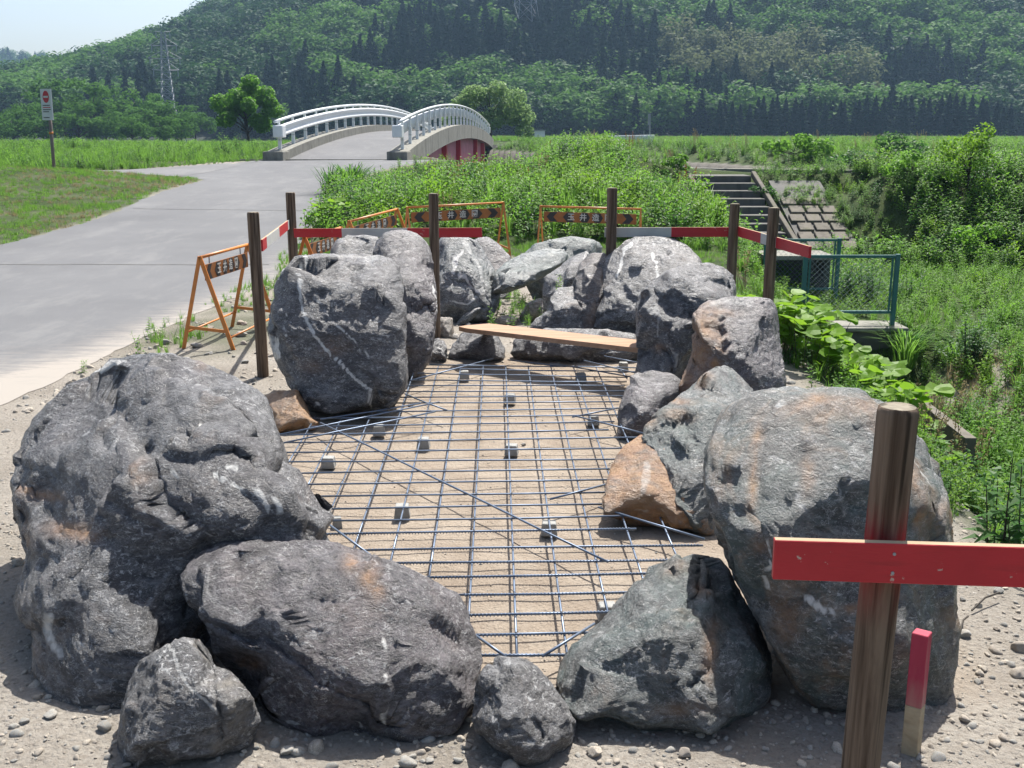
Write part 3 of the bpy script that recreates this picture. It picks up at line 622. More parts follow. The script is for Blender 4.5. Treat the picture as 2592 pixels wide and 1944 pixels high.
def boulder(name, label, outline, T, lean, mat, p=2.6, lvl=6, seed=1, tb=None, facets=14, fmin=.72, amp=1.0, cracks=(), veins=(), rust=(), mud=(), dents=(), fol=(0.6, 0.2, .75), tback=None, center=None, cat='boulder', group='boulders of the ring', fine=1.0):
    rs = np.random.RandomState(seed); pl = np.asarray(outline, float)
    cu, cv = (pl[:, 0].min() + pl[:, 0].max()) / 2, (pl[:, 1].min() + pl[:, 1].max()) / 2
    if center: cu, cv = center
    th, rr = polar(pl, cu, cv); vb, vt = pl[:, 1].max(), pl[:, 1].min()
    if tb is None: tb = float((-1.78) / ray(cu, vb)[2])
    q0, F = ico(lvl); corr = np.ones(len(th)); Tb = tback if tback else T
    q0 = q0 / ((np.hypot(q0[:, 0], q0[:, 1]) ** p + np.abs(q0[:, 2]) ** p) ** (1 / p))[:, None]
    fac = []
    for k in range(facets):
        m = rs.normal(size=3); m[2] = abs(m[2]) * .9 + .35; m /= np.linalg.norm(m); fac.append((m, rs.uniform(fmin, .98) * (1 if p < 3 else 1.08)))
    size = (vb - vt) / FPX * tb; rot = np.array(Matrix.Rotation(fol[0], 3, 'X') @ Matrix.Rotation(fol[1], 3, 'Y') @ Matrix.Rotation(fol[2], 3, 'Z'))
    vd = ray(cu, cv); vd = vd / np.linalg.norm(vd)
    def chip(P, K_, st, tilt, rs_):
        nn = vnorm(P, F); si = rs_.choice(len(P), K_, False); Sd = P[si] @ rot * [1, 1, 1.7]; m = nn[si] + rs_.normal(0, tilt, (K_, 3)); m /= np.linalg.norm(m, axis=1)[:, None]
        D = P @ rot * [1, 1, 1.7]; wl = 1.6 / size; D = D + .05 * size * np.stack([perlin(D * wl * 2, 61), perlin(D * wl * 2, 62), perlin(D * wl * 2, 63)], 1) + .02 * size * np.stack([perlin(D * wl * 8, 64), perlin(D * wl * 8, 65), perlin(D * wl * 8, 66)], 1)
        near = np.empty(len(P), int); S2 = (Sd ** 2).sum(1)
        for i in range(0, len(P), 8192): near[i:i + 8192] = np.argmin(S2[None] - 2 * D[i:i + 8192] @ Sd.T, 1)
        mm = m[near]; dl = ((P[si][near] - P) * mm).sum(1); cnt_ = np.maximum(np.bincount(near, minlength=K_), 1); dl = dl - (np.bincount(near, dl, minlength=K_) / cnt_)[near] * .85; lim = .9 * size / math.sqrt(K_); dl = np.clip(dl, -lim, lim)
        return P + mm * (dl * st)[:, None]
    for pas in range(4):
        rs2 = np.random.RandomState(seed + 1000); q = q0
        for m, d in fac: e = q @ m - d; q = q - np.outer(np.where(e > 0, e * .88, 0), m)
        q = q + .035 * amp * np.stack([perlin(q * 2.2 + s_, seed) for s_ in (0, 31, 67)], 1)
        rad = np.hypot(q[:, 0], q[:, 1]); ang = np.arctan2(-q[:, 1], q[:, 0]); Rr = np.interp(ang, th, rr * corr, period=2 * math.pi)
        U = cu + Rr * np.cos(ang) * rad; Vv = cv + Rr * np.sin(ang) * rad
        tt = tb + lean * (vb - Vv) / (vb - vt); front = q[:, 2] > 0; dt = np.where(front, T, Tb) * q[:, 2]
        for (du, dv, dr, dd) in dents: dt = dt - dd * np.exp(-(((U - du) ** 2 + (Vv - dv) ** 2) / dr ** 2)) * front
        for (line, wd, dp) in cracks:
            jit = wd * .8 * perlin(np.stack([U / (wd * 3), Vv / (wd * 3), U * 0 + seed], 1)); dd = pdist(U + jit, Vv + jit, line); dt = dt - dp * np.exp(-(dd / wd) ** 2) * front
        P = EYE + ray(U, Vv) * tt[:, None] - vd * dt[:, None]
        P = chip(P, 24, .50, .10, rs2)
        if lvl >= 5: P = chip(P, 110, .20, .10 * fine, rs2)
        if lvl >= 6 and pas == 3: P = chip(P, 1500, .34, .20 * fine, rs2)
        for (fr, am, rg, st) in ((1.6 / size, .035, False, 1), (4.2 / size, .014, False, 1.6), (10. / size, .0045, True, 2.2), (22 / size, .0045 * fine, True, 2.6), (48 / size, .0042 * fine, True, 2.0)):
            if (lvl < 6 or pas < 3) and fr * size > 30: continue
            nn = vnorm(P, F); pp = (P @ rot) * np.array([1, 1, st]) * fr
            pp = pp + .35 * np.stack([perlin(pp * .6 + 9, seed + 5), perlin(pp * .6 + 40, seed + 6), pp[:, 0] * 0], 1)
            P = P + nn * (fbm(pp, 2, seed, rg) * am * amp * size)[:, None]
        if pas < 3:      # keep the outer shape at the traced size
            rel = P - EYE; zc = rel[:, 1] * CP - rel[:, 2] * SP; pu = UC + FPX * rel[:, 0] / zc; pv = VC - FPX * (rel[:, 1] * SP + rel[:, 2] * CP) / zc
            an = np.arctan2(pv - cv, pu - cu); ra = np.hypot(pu - cu, pv - cv); nb = 100 if lvl >= 5 else 36; bi = ((an + math.pi) / (2 * math.pi) * nb).astype(int) % nb
            mx = np.zeros(nb); np.maximum.at(mx, bi, ra); bc = -math.pi + (np.arange(nb) + .5) * 2 * math.pi / nb; tg = np.interp(bc, th, rr, period=2 * math.pi)
            ra_ = np.clip(tg / np.maximum(mx, 1), .75, 1.15); ra_ = (ra_ * 1.4 + np.roll(ra_, 1) * .3 + np.roll(ra_, -1) * .3) / 2; corr = corr * np.interp(th, bc, ra_, period=2 * math.pi)
    c0 = P.mean(0); c0[2] = 0
    root_off = c0
    o = mk(name, P - root_off, F, mat, None, True); o.location = root_off.tolist()
    pa = np.zeros((len(P), 4)); pa[:, 3] = 1
    for (line, wd, st) in veins:
        jj = 5 * perlin(np.stack([U / 18, Vv / 18, U * 0 + 3], 1)); dd = pdist(U + jj, Vv + jj, line); pa[:, 0] = np.maximum(pa[:, 0], st * np.exp(-(dd / wd) ** 4) * front)
    for (du, dv, ru, rv, st) in rust: pa[:, 1] = np.maximum(pa[:, 1], st * np.exp(-(((U - du) / ru) ** 2 + ((Vv - dv) / rv) ** 2)) * front)
    for (du, dv, ru, rv, st) in mud: pa[:, 2] = np.maximum(pa[:, 2], st * np.exp(-(((U - du) / ru) ** 2 + ((Vv - dv) / rv) ** 2)) * front)
    attr(o, 'paint', pa)
    return tag(o, label, cat, group)
RM = {
 'charcoal': rock_mat('charcoal_rock', (.045, .045, .052), (.20, .20, .205), (.115, .105, .115), .07, .75),
 'purple': rock_mat('purple_grey_rock', (.052, .045, .052), (.19, .175, .185), (.15, .115, .125), .05, .6, rot=(.2, .9, .3)),
 'slate': rock_mat('slate_rock', (.055, .058, .062), (.25, .25, .255), (.15, .14, .14), .10, 1.0, rot=(1, .2, .1)),
 'green': rock_mat('greenish_rock', (.05, .06, .06), (.20, .215, .205), (.12, .145, .14), .12, .6, rot=(.4, .1, 1), grn=.9),
 'mottled': rock_mat('mottled_rock', (.06, .065, .065), (.25, .25, .235), (.14, .15, .135), .26, .75, rot=(.1, .6, .8), grn=.9),
 'rusty': rock_mat('rusty_rock', (.07, .065, .06), (.27, .24, .20), (.20, .16, .12), .8, .6, rot=(.9, .5, .2), grn=.4),
 'swirl': rock_mat('swirled_rock', (.07, .078, .085), (.29, .30, .30), (.16, .175, .175), .05, 1.0, rot=(.3, 1.2, .5), grn=.4),
 'slabgreen': rock_mat('pale_green_slab', (.10, .12, .125), (.32, .35, .34), (.20, .235, .225), .03, .7, rot=(.1, .3, .6), grn=.8),
 'orange': rock_mat('orange_rock', (.16, .13, .10), (.38, .27, .16), (.34, .20, .09), .8, .25),
 'tan': rock_mat('tan_rock', (.30, .25, .19), (.50, .43, .34), (.42, .36, .28), .05, .3),
 'brown': rock_mat('brown_rock', (.06, .05, .048), (.21, .18, .17), (.17, .12, .095), .22, .6),
}
B = boulder
B('boulder', 'huge dark boulder with a deep cleft and rusty patches, leftmost of the ring',
  [(26,1216),(45,1135),(81,1066),(134,1013),(195,968),(260,927),(325,903),(387,891),(448,897),(509,915),(570,944),(631,980),(671,1005),(700,1053),(710,1094),(732,1159),(749,1192),(781,1232),(814,1273),(830,1330),(832,1400),(800,1440),(740,1480),(640,1560),(540,1660),(460,1760),(380,1815),(293,1835),(244,1833),(163,1814),(126,1778),(102,1729),(73,1656),(53,1574),(45,1513),(53,1460),(65,1420),(53,1367),(31,1277)],
  .52, 1.25, RM['charcoal'], 2.7, 6, 3, facets=10, center=(420, 1330),
  cracks=[([(262,992),(290,1020),(330,1080),(360,1120),(385,1160)], 16, .07), ([(430,1000),(428,1060),(440,1080)], 14, .06), ([(340,1155),(372,1168),(395,1158),(480,1190),(560,1170),(640,1180)], 13, .05), ([(300,1270),(352,1310),(390,1330)], 12, .04), ([(365,1180),(368,1230),(378,1290)], 8, .04), ([(40,1215),(110,1260),(160,1330),(300,1365)], 26, .06), ([(300,1365),(340,1420),(380,1490)], 12, .03), ([(520,1000),(560,1060),(610,1110),(620,1180)], 14, .04)],
  dents=[(350,1060,60,.09), (545,1570,140,.26), (560,1330,60,-.05), (100,1420,60,.05), (400,1420,90,.06)],
  veins=[([(222,945),(285,955)], 10, .9), ([(262,965),(300,950)], 9, .9), ([(400,905),(450,903)], 8, .6), ([(495,1100),(505,1120)], 5, .8), ([(415,1210),(435,1222)], 4, .9), ([(530,1225),(600,1262)], 6, .9), ([(640,1265),(670,1285)], 7, .9), ([(690,1275),(700,1285)], 5, .9), ([(135,1540),(150,1600),(165,1640)], 12, .6), ([(540,1205),(600,1215)], 4, .8), ([(365,1190),(370,1260),(375,1300)], 3, .5), ([(340,1440),(380,1490)], 3, .6)],
  rust=[(190,1340,60,18,.9), (110,1260,60,14,.8), (235,1355,40,12,1), (60,1330,20,30,.7), (75,1370,25,16,.6), (370,1215,10,30,.6), (110,1670,18,50,.6), (505,930,20,30,.3)])
B('boulder', 'flat broad purplish slab boulder with rough chipped top, low in front of the grid',
  [(448,1464),(480,1420),(525,1379),(590,1367),(692,1367),(814,1367),(842,1371),(903,1391),(964,1411),(1046,1444),(1107,1472),(1156,1497),(1180,1529),(1192,1574),(1209,1615),(1223,1660),(1217,1696),(1206,1735),(1209,1767),(1180,1810),(1160,1859),(1107,1875),(1054,1900),(985,1892),(903,1879),(822,1875),(732,1847),(671,1802),(610,1725),(570,1684),(537,1647),(525,1594),(488,1550),(460,1513)],
  .22, .48, RM['purple'], 3.2, 6, 12, facets=12, fmin=.78, fine=1.5, fol=(.3, .9, .2),
  cracks=[([(500,1560),(600,1570),(700,1620),(800,1700),(900,1750),(1000,1800)], 14, .035), ([(640,1440),(740,1530),(860,1540)], 9, .02), ([(880,1500),(940,1590),(1000,1640)], 9, .02)],
  dents=[(600,1740,90,.07), (760,1830,120,.09), (930,1880,110,.08)],
  veins=[([(960,1600),(966,1650),(970,1760),(978,1800)], 4, .7), ([(540,1460),(600,1500),(690,1530)], 12, .35), ([(915,1820),(920,1838)], 6, .8), ([(735,1815),(760,1830)], 8, .5)], rust=[(890,1430,22,30,.9), (930,1480,20,35,.8), (950,1510,18,18,.8), (620,1690,40,20,.5)])
B('boulder', 'small pointed grey boulder with dirt filled split, at the foot of the leftmost giant',
  [(346,1688),(354,1672),(407,1639),(456,1611),(505,1619),(533,1655),(545,1688),(582,1696),(610,1725),(643,1765),(659,1810),(651,1855),(627,1892),(586,1905),(529,1925),(430,1950),(293,1935),(295,1859),(305,1798),(321,1737)],
  .19, .14, RM['slate'], 2.8, 6, 21, facets=14, cracks=[([(500,1620),(530,1700),(545,1780),(560,1860)], 9, .03)], veins=[([(440,1640),(450,1690),(470,1730),(540,1800)], 6, .5)], mud=[(515,1650,18,40,1), (570,1730,50,18,.9), (600,1800,45,40,.8), (560,1890,50,25,.8), (390,1930,80,20,.6)])
B('boulder', 'small rounded grey boulder at the near tip of the ring below the grid',
  [(1204,1729),(1217,1696),(1241,1676),(1278,1662),(1318,1664),(1351,1680),(1384,1712),(1416,1757),(1445,1794),(1461,1830),(1453,1871),(1432,1912),(1392,1940),(1340,1942),(1300,1928),(1261,1904),(1233,1875),(1200,1845),(1194,1810),(1200,1769)],
  .17, .16, RM['slate'], 2.5, 6, 24, facets=12, cracks=[([(1205,1755),(1230,1765),(1250,1750)], 8, .03), ([(1350,1830),(1365,1870)], 10, .025), ([(1225,1860),(1300,1845),(1330,1880)], 10, .015)], veins=[([(1270,1670),(1262,1740)], 5, .35)])
B('boulder', 'squat bluish green boulder with rusty seams, at the near right end of the grid',
  [(1404,1708),(1424,1664),(1453,1627),(1514,1578),(1560,1525),(1600,1480),(1640,1445),(1687,1420),(1740,1405),(1781,1402),(1834,1420),(1875,1500),(1922,1582),(1951,1652),(1957,1711),(1942,1780),(1900,1825),(1851,1851),(1734,1868),(1582,1866),(1500,1840),(1465,1828),(1424,1781)],
  .27, .46, RM['green'], 2.8, 6, 33, facets=16, fine=1.2, rust=[(1775,1500,20,18,1), (1790,1660,16,60,.8), (1730,1790,70,20,.4), (1700,1450,30,20,.3)],
  cracks=[([(1770,1420),(1780,1500),(1745,1540),(1730,1580)], 14, .05), ([(1830,1600),(1800,1680),(1740,1740)], 9, .03)], veins=[([(1720,1480),(1790,1450)], 10, .3)])
B('boulder', 'massive rounded blue grey and rust mottled boulder behind the thick foreground post',
  [(1777,1212),(1780,1131),(1810,1066),(1853,1018),(1901,991),(1982,978),(2074,980),(2154,983),(2198,1000),(2241,1013),(2305,1077),(2359,1153),(2392,1217),(2408,1282),(2412,1374),(2421,1481),(2424,1615),(2424,1676),(2416,1749),(2384,1812),(2340,1845),(2290,1845),(2241,1820),(2140,1800),(2058,1790),(2010,1750),(1969,1676),(1940,1615),(1895,1529),(1843,1432),(1805,1330)],
  .42, .46, RM['mottled'], 3.0, 6, 43, tb=3.27, facets=7, fmin=.86, fine=1.1,
  cracks=[([(1830,1330),(1880,1420),(1890,1500)], 9, .03), ([(1960,1060),(1940,1150),(1920,1300),(1940,1380)], 11, .02), ([(2060,1120),(2160,1150),(2200,1200)], 14, .025), ([(2335,1280),(2350,1330),(2340,1370)], 7, .03)],
  veins=[([(1960,1370),(1955,1440),(1965,1480)], 4, .8), ([(2050,1500),(2090,1530),(2110,1530)], 9, .8), ([(2020,1250),(2035,1300)], 7, .6), ([(1810,1040),(1795,1130)], 3, .4), ([(2310,1170),(2350,1230)], 8, .5), ([(1975,1052),(1990,1046)], 6, .8), ([(2120,1260),(2130,1330)], 7, .4)],
  rust=[(1922,1250,11,95,1), (2070,1060,80,14,.8), (2100,1090,80,22,.5), (2050,1230,14,40,.7), (1925,1120,12,40,.8), (2310,1310,22,45,1), (2385,1330,18,50,.9), (2000,1570,30,40,.6), (2150,1530,40,8,.8), (2370,1560,20,50,.5), (2290,1230,14,50,.7), (2290,1180,25,25,.5)], dents=[(1800,1560,120,.06), (2320,1760,130,.14)])
B('boulder', 'low rust and cream streaked rock lying beneath the leaning rock, against the grid edge',
  [(1583,1126),(1621,1100),(1680,1100),(1760,1110),(1840,1180),(1860,1280),(1830,1350),(1799,1360),(1723,1345),(1616,1334),(1529,1306),(1526,1271),(1532,1228),(1546,1180),(1567,1142)],
  .22, .45, RM['rusty'], 2.7, 5, 51, facets=14, rust=[(1600,1130,30,30,.7), (1690,1290,30,50,1), (1560,1190,20,20,.6)], veins=[([(1640,1180),(1630,1240)], 14, .4), ([(1610,1290),(1640,1300)], 8, .4)])
B('boulder', 'jagged grey green rock with ochre upper edge, leaning over the low rusty rock',
  [(1826,921),(1788,937),(1745,980),(1702,1018),(1659,1050),(1632,1077),(1624,1110),(1640,1150),(1658,1210),(1668,1260),(1690,1330),(1760,1350),(1831,1340),(1900,1250),(1935,1150),(1945,1077),(1925,1013),(1890,970),(1858,935)],
  .27, .62, RM['green'], 2.7, 6, 55, tb=4.72, facets=15, rust=[(1690,1025,60,10,.9), (1650,1060,22,20,.8), (1770,960,30,12,.7), (1720,1060,40,12,.6), (1700,1280,20,50,.7)], cracks=[([(1640,1110),(1700,1130),(1760,1180)], 12, .03), ([(1750,990),(1730,1060),(1760,1120)], 9, .025)])
B('boulder', 'upright square rock, purple on its right face and rust orange on the left',
  [(1752,835),(1750,800),(1765,780),(1788,763),(1847,751),(1912,751),(1950,757),(1968,780),(1976,862),(1986,930),(1992,985),(1990,1040),(1960,1075),(1860,1085),(1790,1050),(1735,1010),(1712,985),(1735,935),(1752,889)],
  .27, .25, RM['purple'], 3.4, 6, 61, tb=6.3, facets=12, fmin=.8, rust=[(1790,830,40,50,1), (1770,900,30,50,1), (1735,960,30,40,.9), (1820,795,45,10,.6), (1830,870,14,30,.9), (1810,920,20,20,.8)], veins=[([(1800,775),(1840,765),(1900,765)], 12, .35)], cracks=[([(1800,830),(1850,850),(1870,900)], 12, .03)])
B('boulder', 'tall dark boulder with pale veins and a rounded hooded top, where the plank ends',
  [(1609,778),(1621,741),(1649,713),(1690,684),(1735,668),(1792,664),(1832,676),(1857,701),(1866,735),(1861,775),(1830,830),(1790,880),(1760,930),(1730,990),(1700,1015),(1640,1015),(1610,985),(1607,941),(1617,896),(1609,835)],
  .30, .40, RM['charcoal'], 2.7, 6, 64, tb=6.95, facets=13, center=(1715, 820), cracks=[([(1792,720),(1830,735),(1855,725)], 14, .05), ([(1640,860),(1690,900),(1700,950)], 10, .03), ([(1700,800),(1760,800)], 10, .03)], dents=[(1820,725,25,.05)], rust=[(1665,888,10,10,.8)], veins=[([(1655,775),(1672,810),(1665,850)], 5, .4), ([(1700,880),(1712,930)], 5, .5)])
B('boulder', 'small purple tinged boulder at the grid edge, under the tall hooded boulder',
  [(1560,1116),(1564,1038),(1584,981),(1609,949),(1649,937),(1702,945),(1728,965),(1720,1000),(1690,1050),(1660,1095),(1625,1118)], .2, .32, RM['purple'], 2.5, 5, 67, facets=10, veins=[([(1600,1020),(1640,1030)], 6, .3)])
B('boulder', 'broad domed grey boulder with pale veins, below the half white half red board',
  [(1509,692),(1519,660),(1548,640),(1576,615),(1600,601),(1649,597),(1702,603),(1743,623),(1771,652),(1790,690),(1800,760),(1770,840),(1700,890),(1629,900),(1560,895),(1518,870),(1506,827),(1503,778),(1506,733)],
  .34, .5, RM['slate'], 2.6, 6, 71, facets=14, tb=8.35, veins=[([(1590,625),(1575,665),(1562,700)], 5, .7), ([(1655,640),(1665,690),(1660,730)], 4, .7), ([(1540,700),(1600,740)], 5, .3)], cracks=[([(1580,640),(1565,720),(1610,770)], 12, .04), ([(1665,650),(1670,720),(1620,790)], 10, .03)], dents=[(1600,830,40,.1)])
B('boulder', 'brown rock wedged on the left flank of the domed grey boulder',
  [(1535,640),(1495,640),(1466,668),(1454,705),(1442,735),(1450,800),(1480,870),(1540,880),(1560,800),(1550,700)], .22, .3, RM['brown'], 2.6, 5, 74, tb=8.55, facets=12)
B('boulder', 'grey wedge of rock under the raised end of the pale slab',
  [(1490,632),(1450,648),(1420,672),(1380,700),(1372,740),(1376,800),(1440,830),(1500,810),(1500,700)], .22, .15, RM['slate'], 2.6, 5, 76, tb=9.35, facets=12)
B('boulder', 'pale green grey flat slab lying tilted, its right end raised on other rocks',
  [(1250,690),(1283,660),(1328,640),(1385,628),(1425,629),(1441,647),(1434,666),(1385,697),(1324,728),(1279,745),(1262,747),(1250,735),(1246,715)],
  .20, .55, RM['slabgreen'], 3.0, 5, 78, tb=9.75, facets=8, fmin=.85, fol=(0, .35, 0), amp=.8, tback=.1)
B('boulder', 'dark green blocky rock behind the raised end of the pale slab',
  [(1328,640),(1350,618),(1385,608),(1446,597),(1507,605),(1525,623),(1525,680),(1500,750),(1420,770),(1350,760),(1320,700)], .25, .2, RM['green'], 3.0, 5, 80, tb=10.7, facets=12)
B('boulder', 'small peaked dark rock standing in the middle behind the plank',
  [(1393,755),(1409,729),(1446,725),(1478,745),(1504,790),(1512,850),(1500,888),(1400,895),(1345,880),(1338,830),(1352,810),(1385,785)], .18, .2, RM['slate'], 2.5, 5, 82, tb=8.5, facets=12)
B('boulder', 'long low black rock under the middle of the plank behind the grid',
  [(1291,900),(1300,858),(1330,836),(1390,830),(1500,832),(1580,838),(1625,850),(1640,890),(1600,918),(1560,920),(1420,924),(1330,922)], .18, .12, RM['charcoal'], 2.6, 5, 84, facets=10)
B('boulder', 'low black rock carrying the left end of the plank',
  [(1133,904),(1145,871),(1172,842),(1200,830),(1240,832),(1262,850),(1279,885),(1277,912),(1240,920),(1149,920)], .17, .12, RM['charcoal'], 2.5, 5, 86, facets=10)
B('boulder', 'very small dark block of rock between the post foot and the plank stone',
  [(1090,865),(1105,857),(1124,862),(1132,880),(1131,914),(1112,922),(1092,920),(1086,895)], .10, .05, RM['charcoal'], 3.2, 5, 88, facets=8)
B('boulder', 'big pale swirled grey boulder with a curved dark seam, right of the knot holed post',
  [(1104,640),(1111,603),(1140,594),(1175,596),(1210,610),(1230,642),(1253,683),(1268,728),(1265,769),(1247,805),(1202,818),(1149,820),(1108,810),(1085,760),(1085,690)],
  .30, .42, RM['swirl'], 2.6, 6, 90, tb=9.8, facets=12, cracks=[([(1165,598),(1200,625),(1222,665),(1225,730),(1228,790)], 6, .03), ([(1120,750),(1150,720),(1190,735),(1205,770)], 8, .03)], veins=[([(1148,690),(1155,650),(1170,640)], 7, .7), ([(1165,700),(1180,730),(1215,740)], 6, .6), ([(1150,755),(1180,765),(1205,755)], 3, .8), ([(1180,620),(1210,680),(1222,740)], 7, .4)])
B('boulder', 'purple grey boulder mostly hidden behind the pale swirled one, by the centre barricade',
  [(1200,604),(1235,598),(1262,616),(1293,652),(1300,700),(1290,760),(1230,780),(1190,740),(1185,650)], .25, .3, RM['purple'], 2.5, 5, 92, tb=11.2, facets=10)
B('boulder', 'tall narrow boulder with pale crown and purple side, behind the square black boulder',
  [(940,640),(950,612),(974,588),(1005,581),(1035,583),(1065,596),(1086,618),(1098,663),(1102,712),(1107,785),(1100,866),(1090,915),(1068,950),(1040,962),(1005,950),(980,880),(960,760),(945,690)],
  .30, .48, RM['purple'], 2.8, 6, 94, tb=7.6, facets=13, veins=[([(960,610),(1010,592),(1060,610)], 14, .3), ([(1096,720),(1100,790)], 4, .6), ([(1060,640),(1080,700),(1085,760)], 6, .3)], mud=[])
B('boulder', 'low grey rock with a dark hollow, directly below the long red and white board',
  [(834,634),(848,608),(880,597),(925,594),(960,600),(965,640),(955,720),(940,830),(880,850),(842,800),(834,700)], .28, .25, RM['slate'], 2.8, 5, 96, tb=8.9, facets=12, cracks=[([(900,602),(935,612),(925,640)], 9, .06)])
B('boulder', 'very large square black boulder crossed by thin white veins, beside the lone post',
  [(679,850),(681,793),(694,728),(714,683),(742,661),(803,646),(885,640),(958,644),(991,655),(1011,679),(1019,728),(1031,777),(1029,838),(1027,874),(1036,939),(1033,980),(1007,1013),(946,1029),(864,1047),(828,1057),(783,1060),(763,1020),(734,984),(710,939),(690,891)],
  .40, .42, RM['charcoal'], 4.2, 6, 98, facets=10, fmin=.86,
  veins=[([(722,685),(702,720),(690,770),(682,830),(690,880),(706,930),(730,985)], 4, 1), ([(775,655),(764,690),(765,740),(772,790),(800,850),(832,890),(860,915),(900,955),(945,990),(965,1010)], 3.2, 1), ([(806,760),(825,800),(870,840),(905,870),(930,900)], 2.2, .7), ([(835,750),(845,800)], 1.8, .5), ([(735,800),(730,840),(742,860)], 2, .7), ([(775,1010),(800,1020),(828,1048)], 3, .8), ([(760,655),(850,650),(950,660)], 12, .35), ([(1012,690),(1020,740)], 5, .4)], rust=[(840,880,30,20,.3), (790,925,25,15,.3)])
B('boulder', 'small orange and grey rock between the leftmost giant and the square black boulder',
  [(668,1000),(702,988),(755,986),(775,1017),(787,1057),(812,1070),(800,1088),(760,1100),(706,1104),(672,1090),(655,1040)], .13, .2, RM['orange'], 3.0, 5, 100, facets=10, fmin=.7)
# paler stones at the back
ST = 'loose pale stones behind the plank'
B('stone', 'upright cream stone just right of the back left post', [(1113,802),(1145,803),(1150,840),(1140,860),(1118,864),(1108,840)], .09, .06, RM['tan'], 3.2, 4, 101, facets=8, cat='stone', group=ST)
B('stone', 'cream faceted stone leaning behind the peaked dark rock', [(1314,800),(1336,766),(1364,754),(1395,762),(1390,800),(1360,822),(1320,822)], .12, .08, RM['tan'], 3.0, 5, 102, facets=12, fmin=.65, cat='stone', group=ST)
B('stone', 'flat cream stone lying left of the faceted one', [(1250,812),(1268,800),(1290,796),(1310,808),(1308,824),(1280,830),(1256,826)], .1, .06, RM['tan'], 3, 4, 103, facets=8, cat='stone', group=ST)
B('stone', 'thin grey tilted stone under the pale swirled boulder', [(1148,822),(1175,795),(1210,775),(1220,782),(1205,802),(1170,826),(1155,832)], .06, .04, RM['swirl'], 3, 4, 104, facets=6, cat='stone', group=ST)
B('stone', 'small round cream stone at the tip of the plank', [(1137,852),(1150,842),(1165,846),(1170,858),(1160,868),(1142,868)], .05, .02, RM['tan'], 2.4, 4, 105, facets=5, cat='stone', group=ST)

# ------------------------------------------------------------------ posts and boards
def post(u, vtop, Y, ztop, dia, label, seed, holes=(), lean=(0, 0)):
    rs_ = np.random.RandomState(seed); t = PY(u, vtop, Y); x, y, z1 = t[0], Y, ztop if ztop else t[2]; zb = gz(x, y) - .35
    root = empty('wooden_post', (x, y, 0), label, 'post', 'round timber posts around the ring')
    nn, ns = 40, 48; V = []; r = dia / 2; F = []
    zs = np.concatenate([np.linspace(zb, z1 - .014, ns), [z1 - .004, z1]])
    for k, z in enumerate(zs):
        rr_ = r * (1 if k < ns else (.95 if k == ns else .86))
        for j in range(nn):
            a = 2 * math.pi * j / nn; p_ = np.array([[math.cos(a) * 2.2, math.sin(a) * 2.2, z * .9 + seed]])
            d = 1 + .05 * perlin(p_)[0] + .035 * perlin(np.array([[math.cos(a) * 9, math.sin(a) * 9, z * .8 + seed]]))[0]
            ck = .10 * math.exp(-((a - 4.25 - .25 * math.sin(z * 2 + seed)) / .045) ** 2) + .07 * math.exp(-((a - 5.2 - .2 * math.sin(z * 3)) / .04) ** 2)
            for (hz, ha) in holes: ck += .22 * math.exp(-((z - hz) / .014) ** 2 - ((a - ha) / .22) ** 2)
            bx, by = lean[0] * (z), lean[1] * z + .008 * math.sin(z * 3 + seed)
            V.append((bx + math.cos(a) * rr_ * (d - ck), by + math.sin(a) * rr_ * (d - ck), z))
    for k in range(len(zs) - 1): F += [[k * nn + j, k * nn + (j + 1) % nn, (k + 1) * nn + (j + 1) % nn, (k + 1) * nn + j] for j in range(nn)]
    mk('shaft', V, F, M['post_red' if seed == 7 else 'post'], root, True, local=True)
    L = (len(zs) - 1) * nn; m = MB(); m.add([V[L + j] for j in range(nn)] + [(np.mean([V[L + j][0] for j in range(nn)]), np.mean([V[L + j][1] for j in range(nn)]), z1 + .002)], [[j, (j + 1) % nn, nn] for j in range(nn)])
    m.obj('end_grain', M['post_top'], root, local=True)
    return (x, y, z1)
pA = post(641, 537, 7.42, 1.2, .084, 'leftmost lone timber post beside the orange barricade, at the asphalt side', 1)
pB = post(735, 486, 9.9, 1.2, .088, 'timber post just behind the big square black boulder, holding the board corner', 2, [(1.1, 4.6)])
pC = post(1097, 489, 8.83, 1.25, .083, 'timber post with knot holes in front of the pale swirled boulder', 3, [(1.02, 4.7), (.86, 4.6), (.55, 4.5)])
pD = post(1550, 490, 8.95, 1.29, .088, 'dark timber post rising behind the slab, left end of the white and red board', 4, [(.9, 4.7)])
pE = post(1861, 514, 8.9, 1.16, .084, 'timber post where the right hand boards meet, left of its twin', 5)
pF = post(1959, 523, 8.0, 1.19, .084, 'timber post with two drilled holes standing behind the purple and orange rock', 6, [(.83, 4.7), (.45, 4.7)])
pG = post(2262, 1023, 2.07, 1.20, .083, 'thick weathered post in the right foreground with a cracked pale top', 7, lean=(0.006, 0))
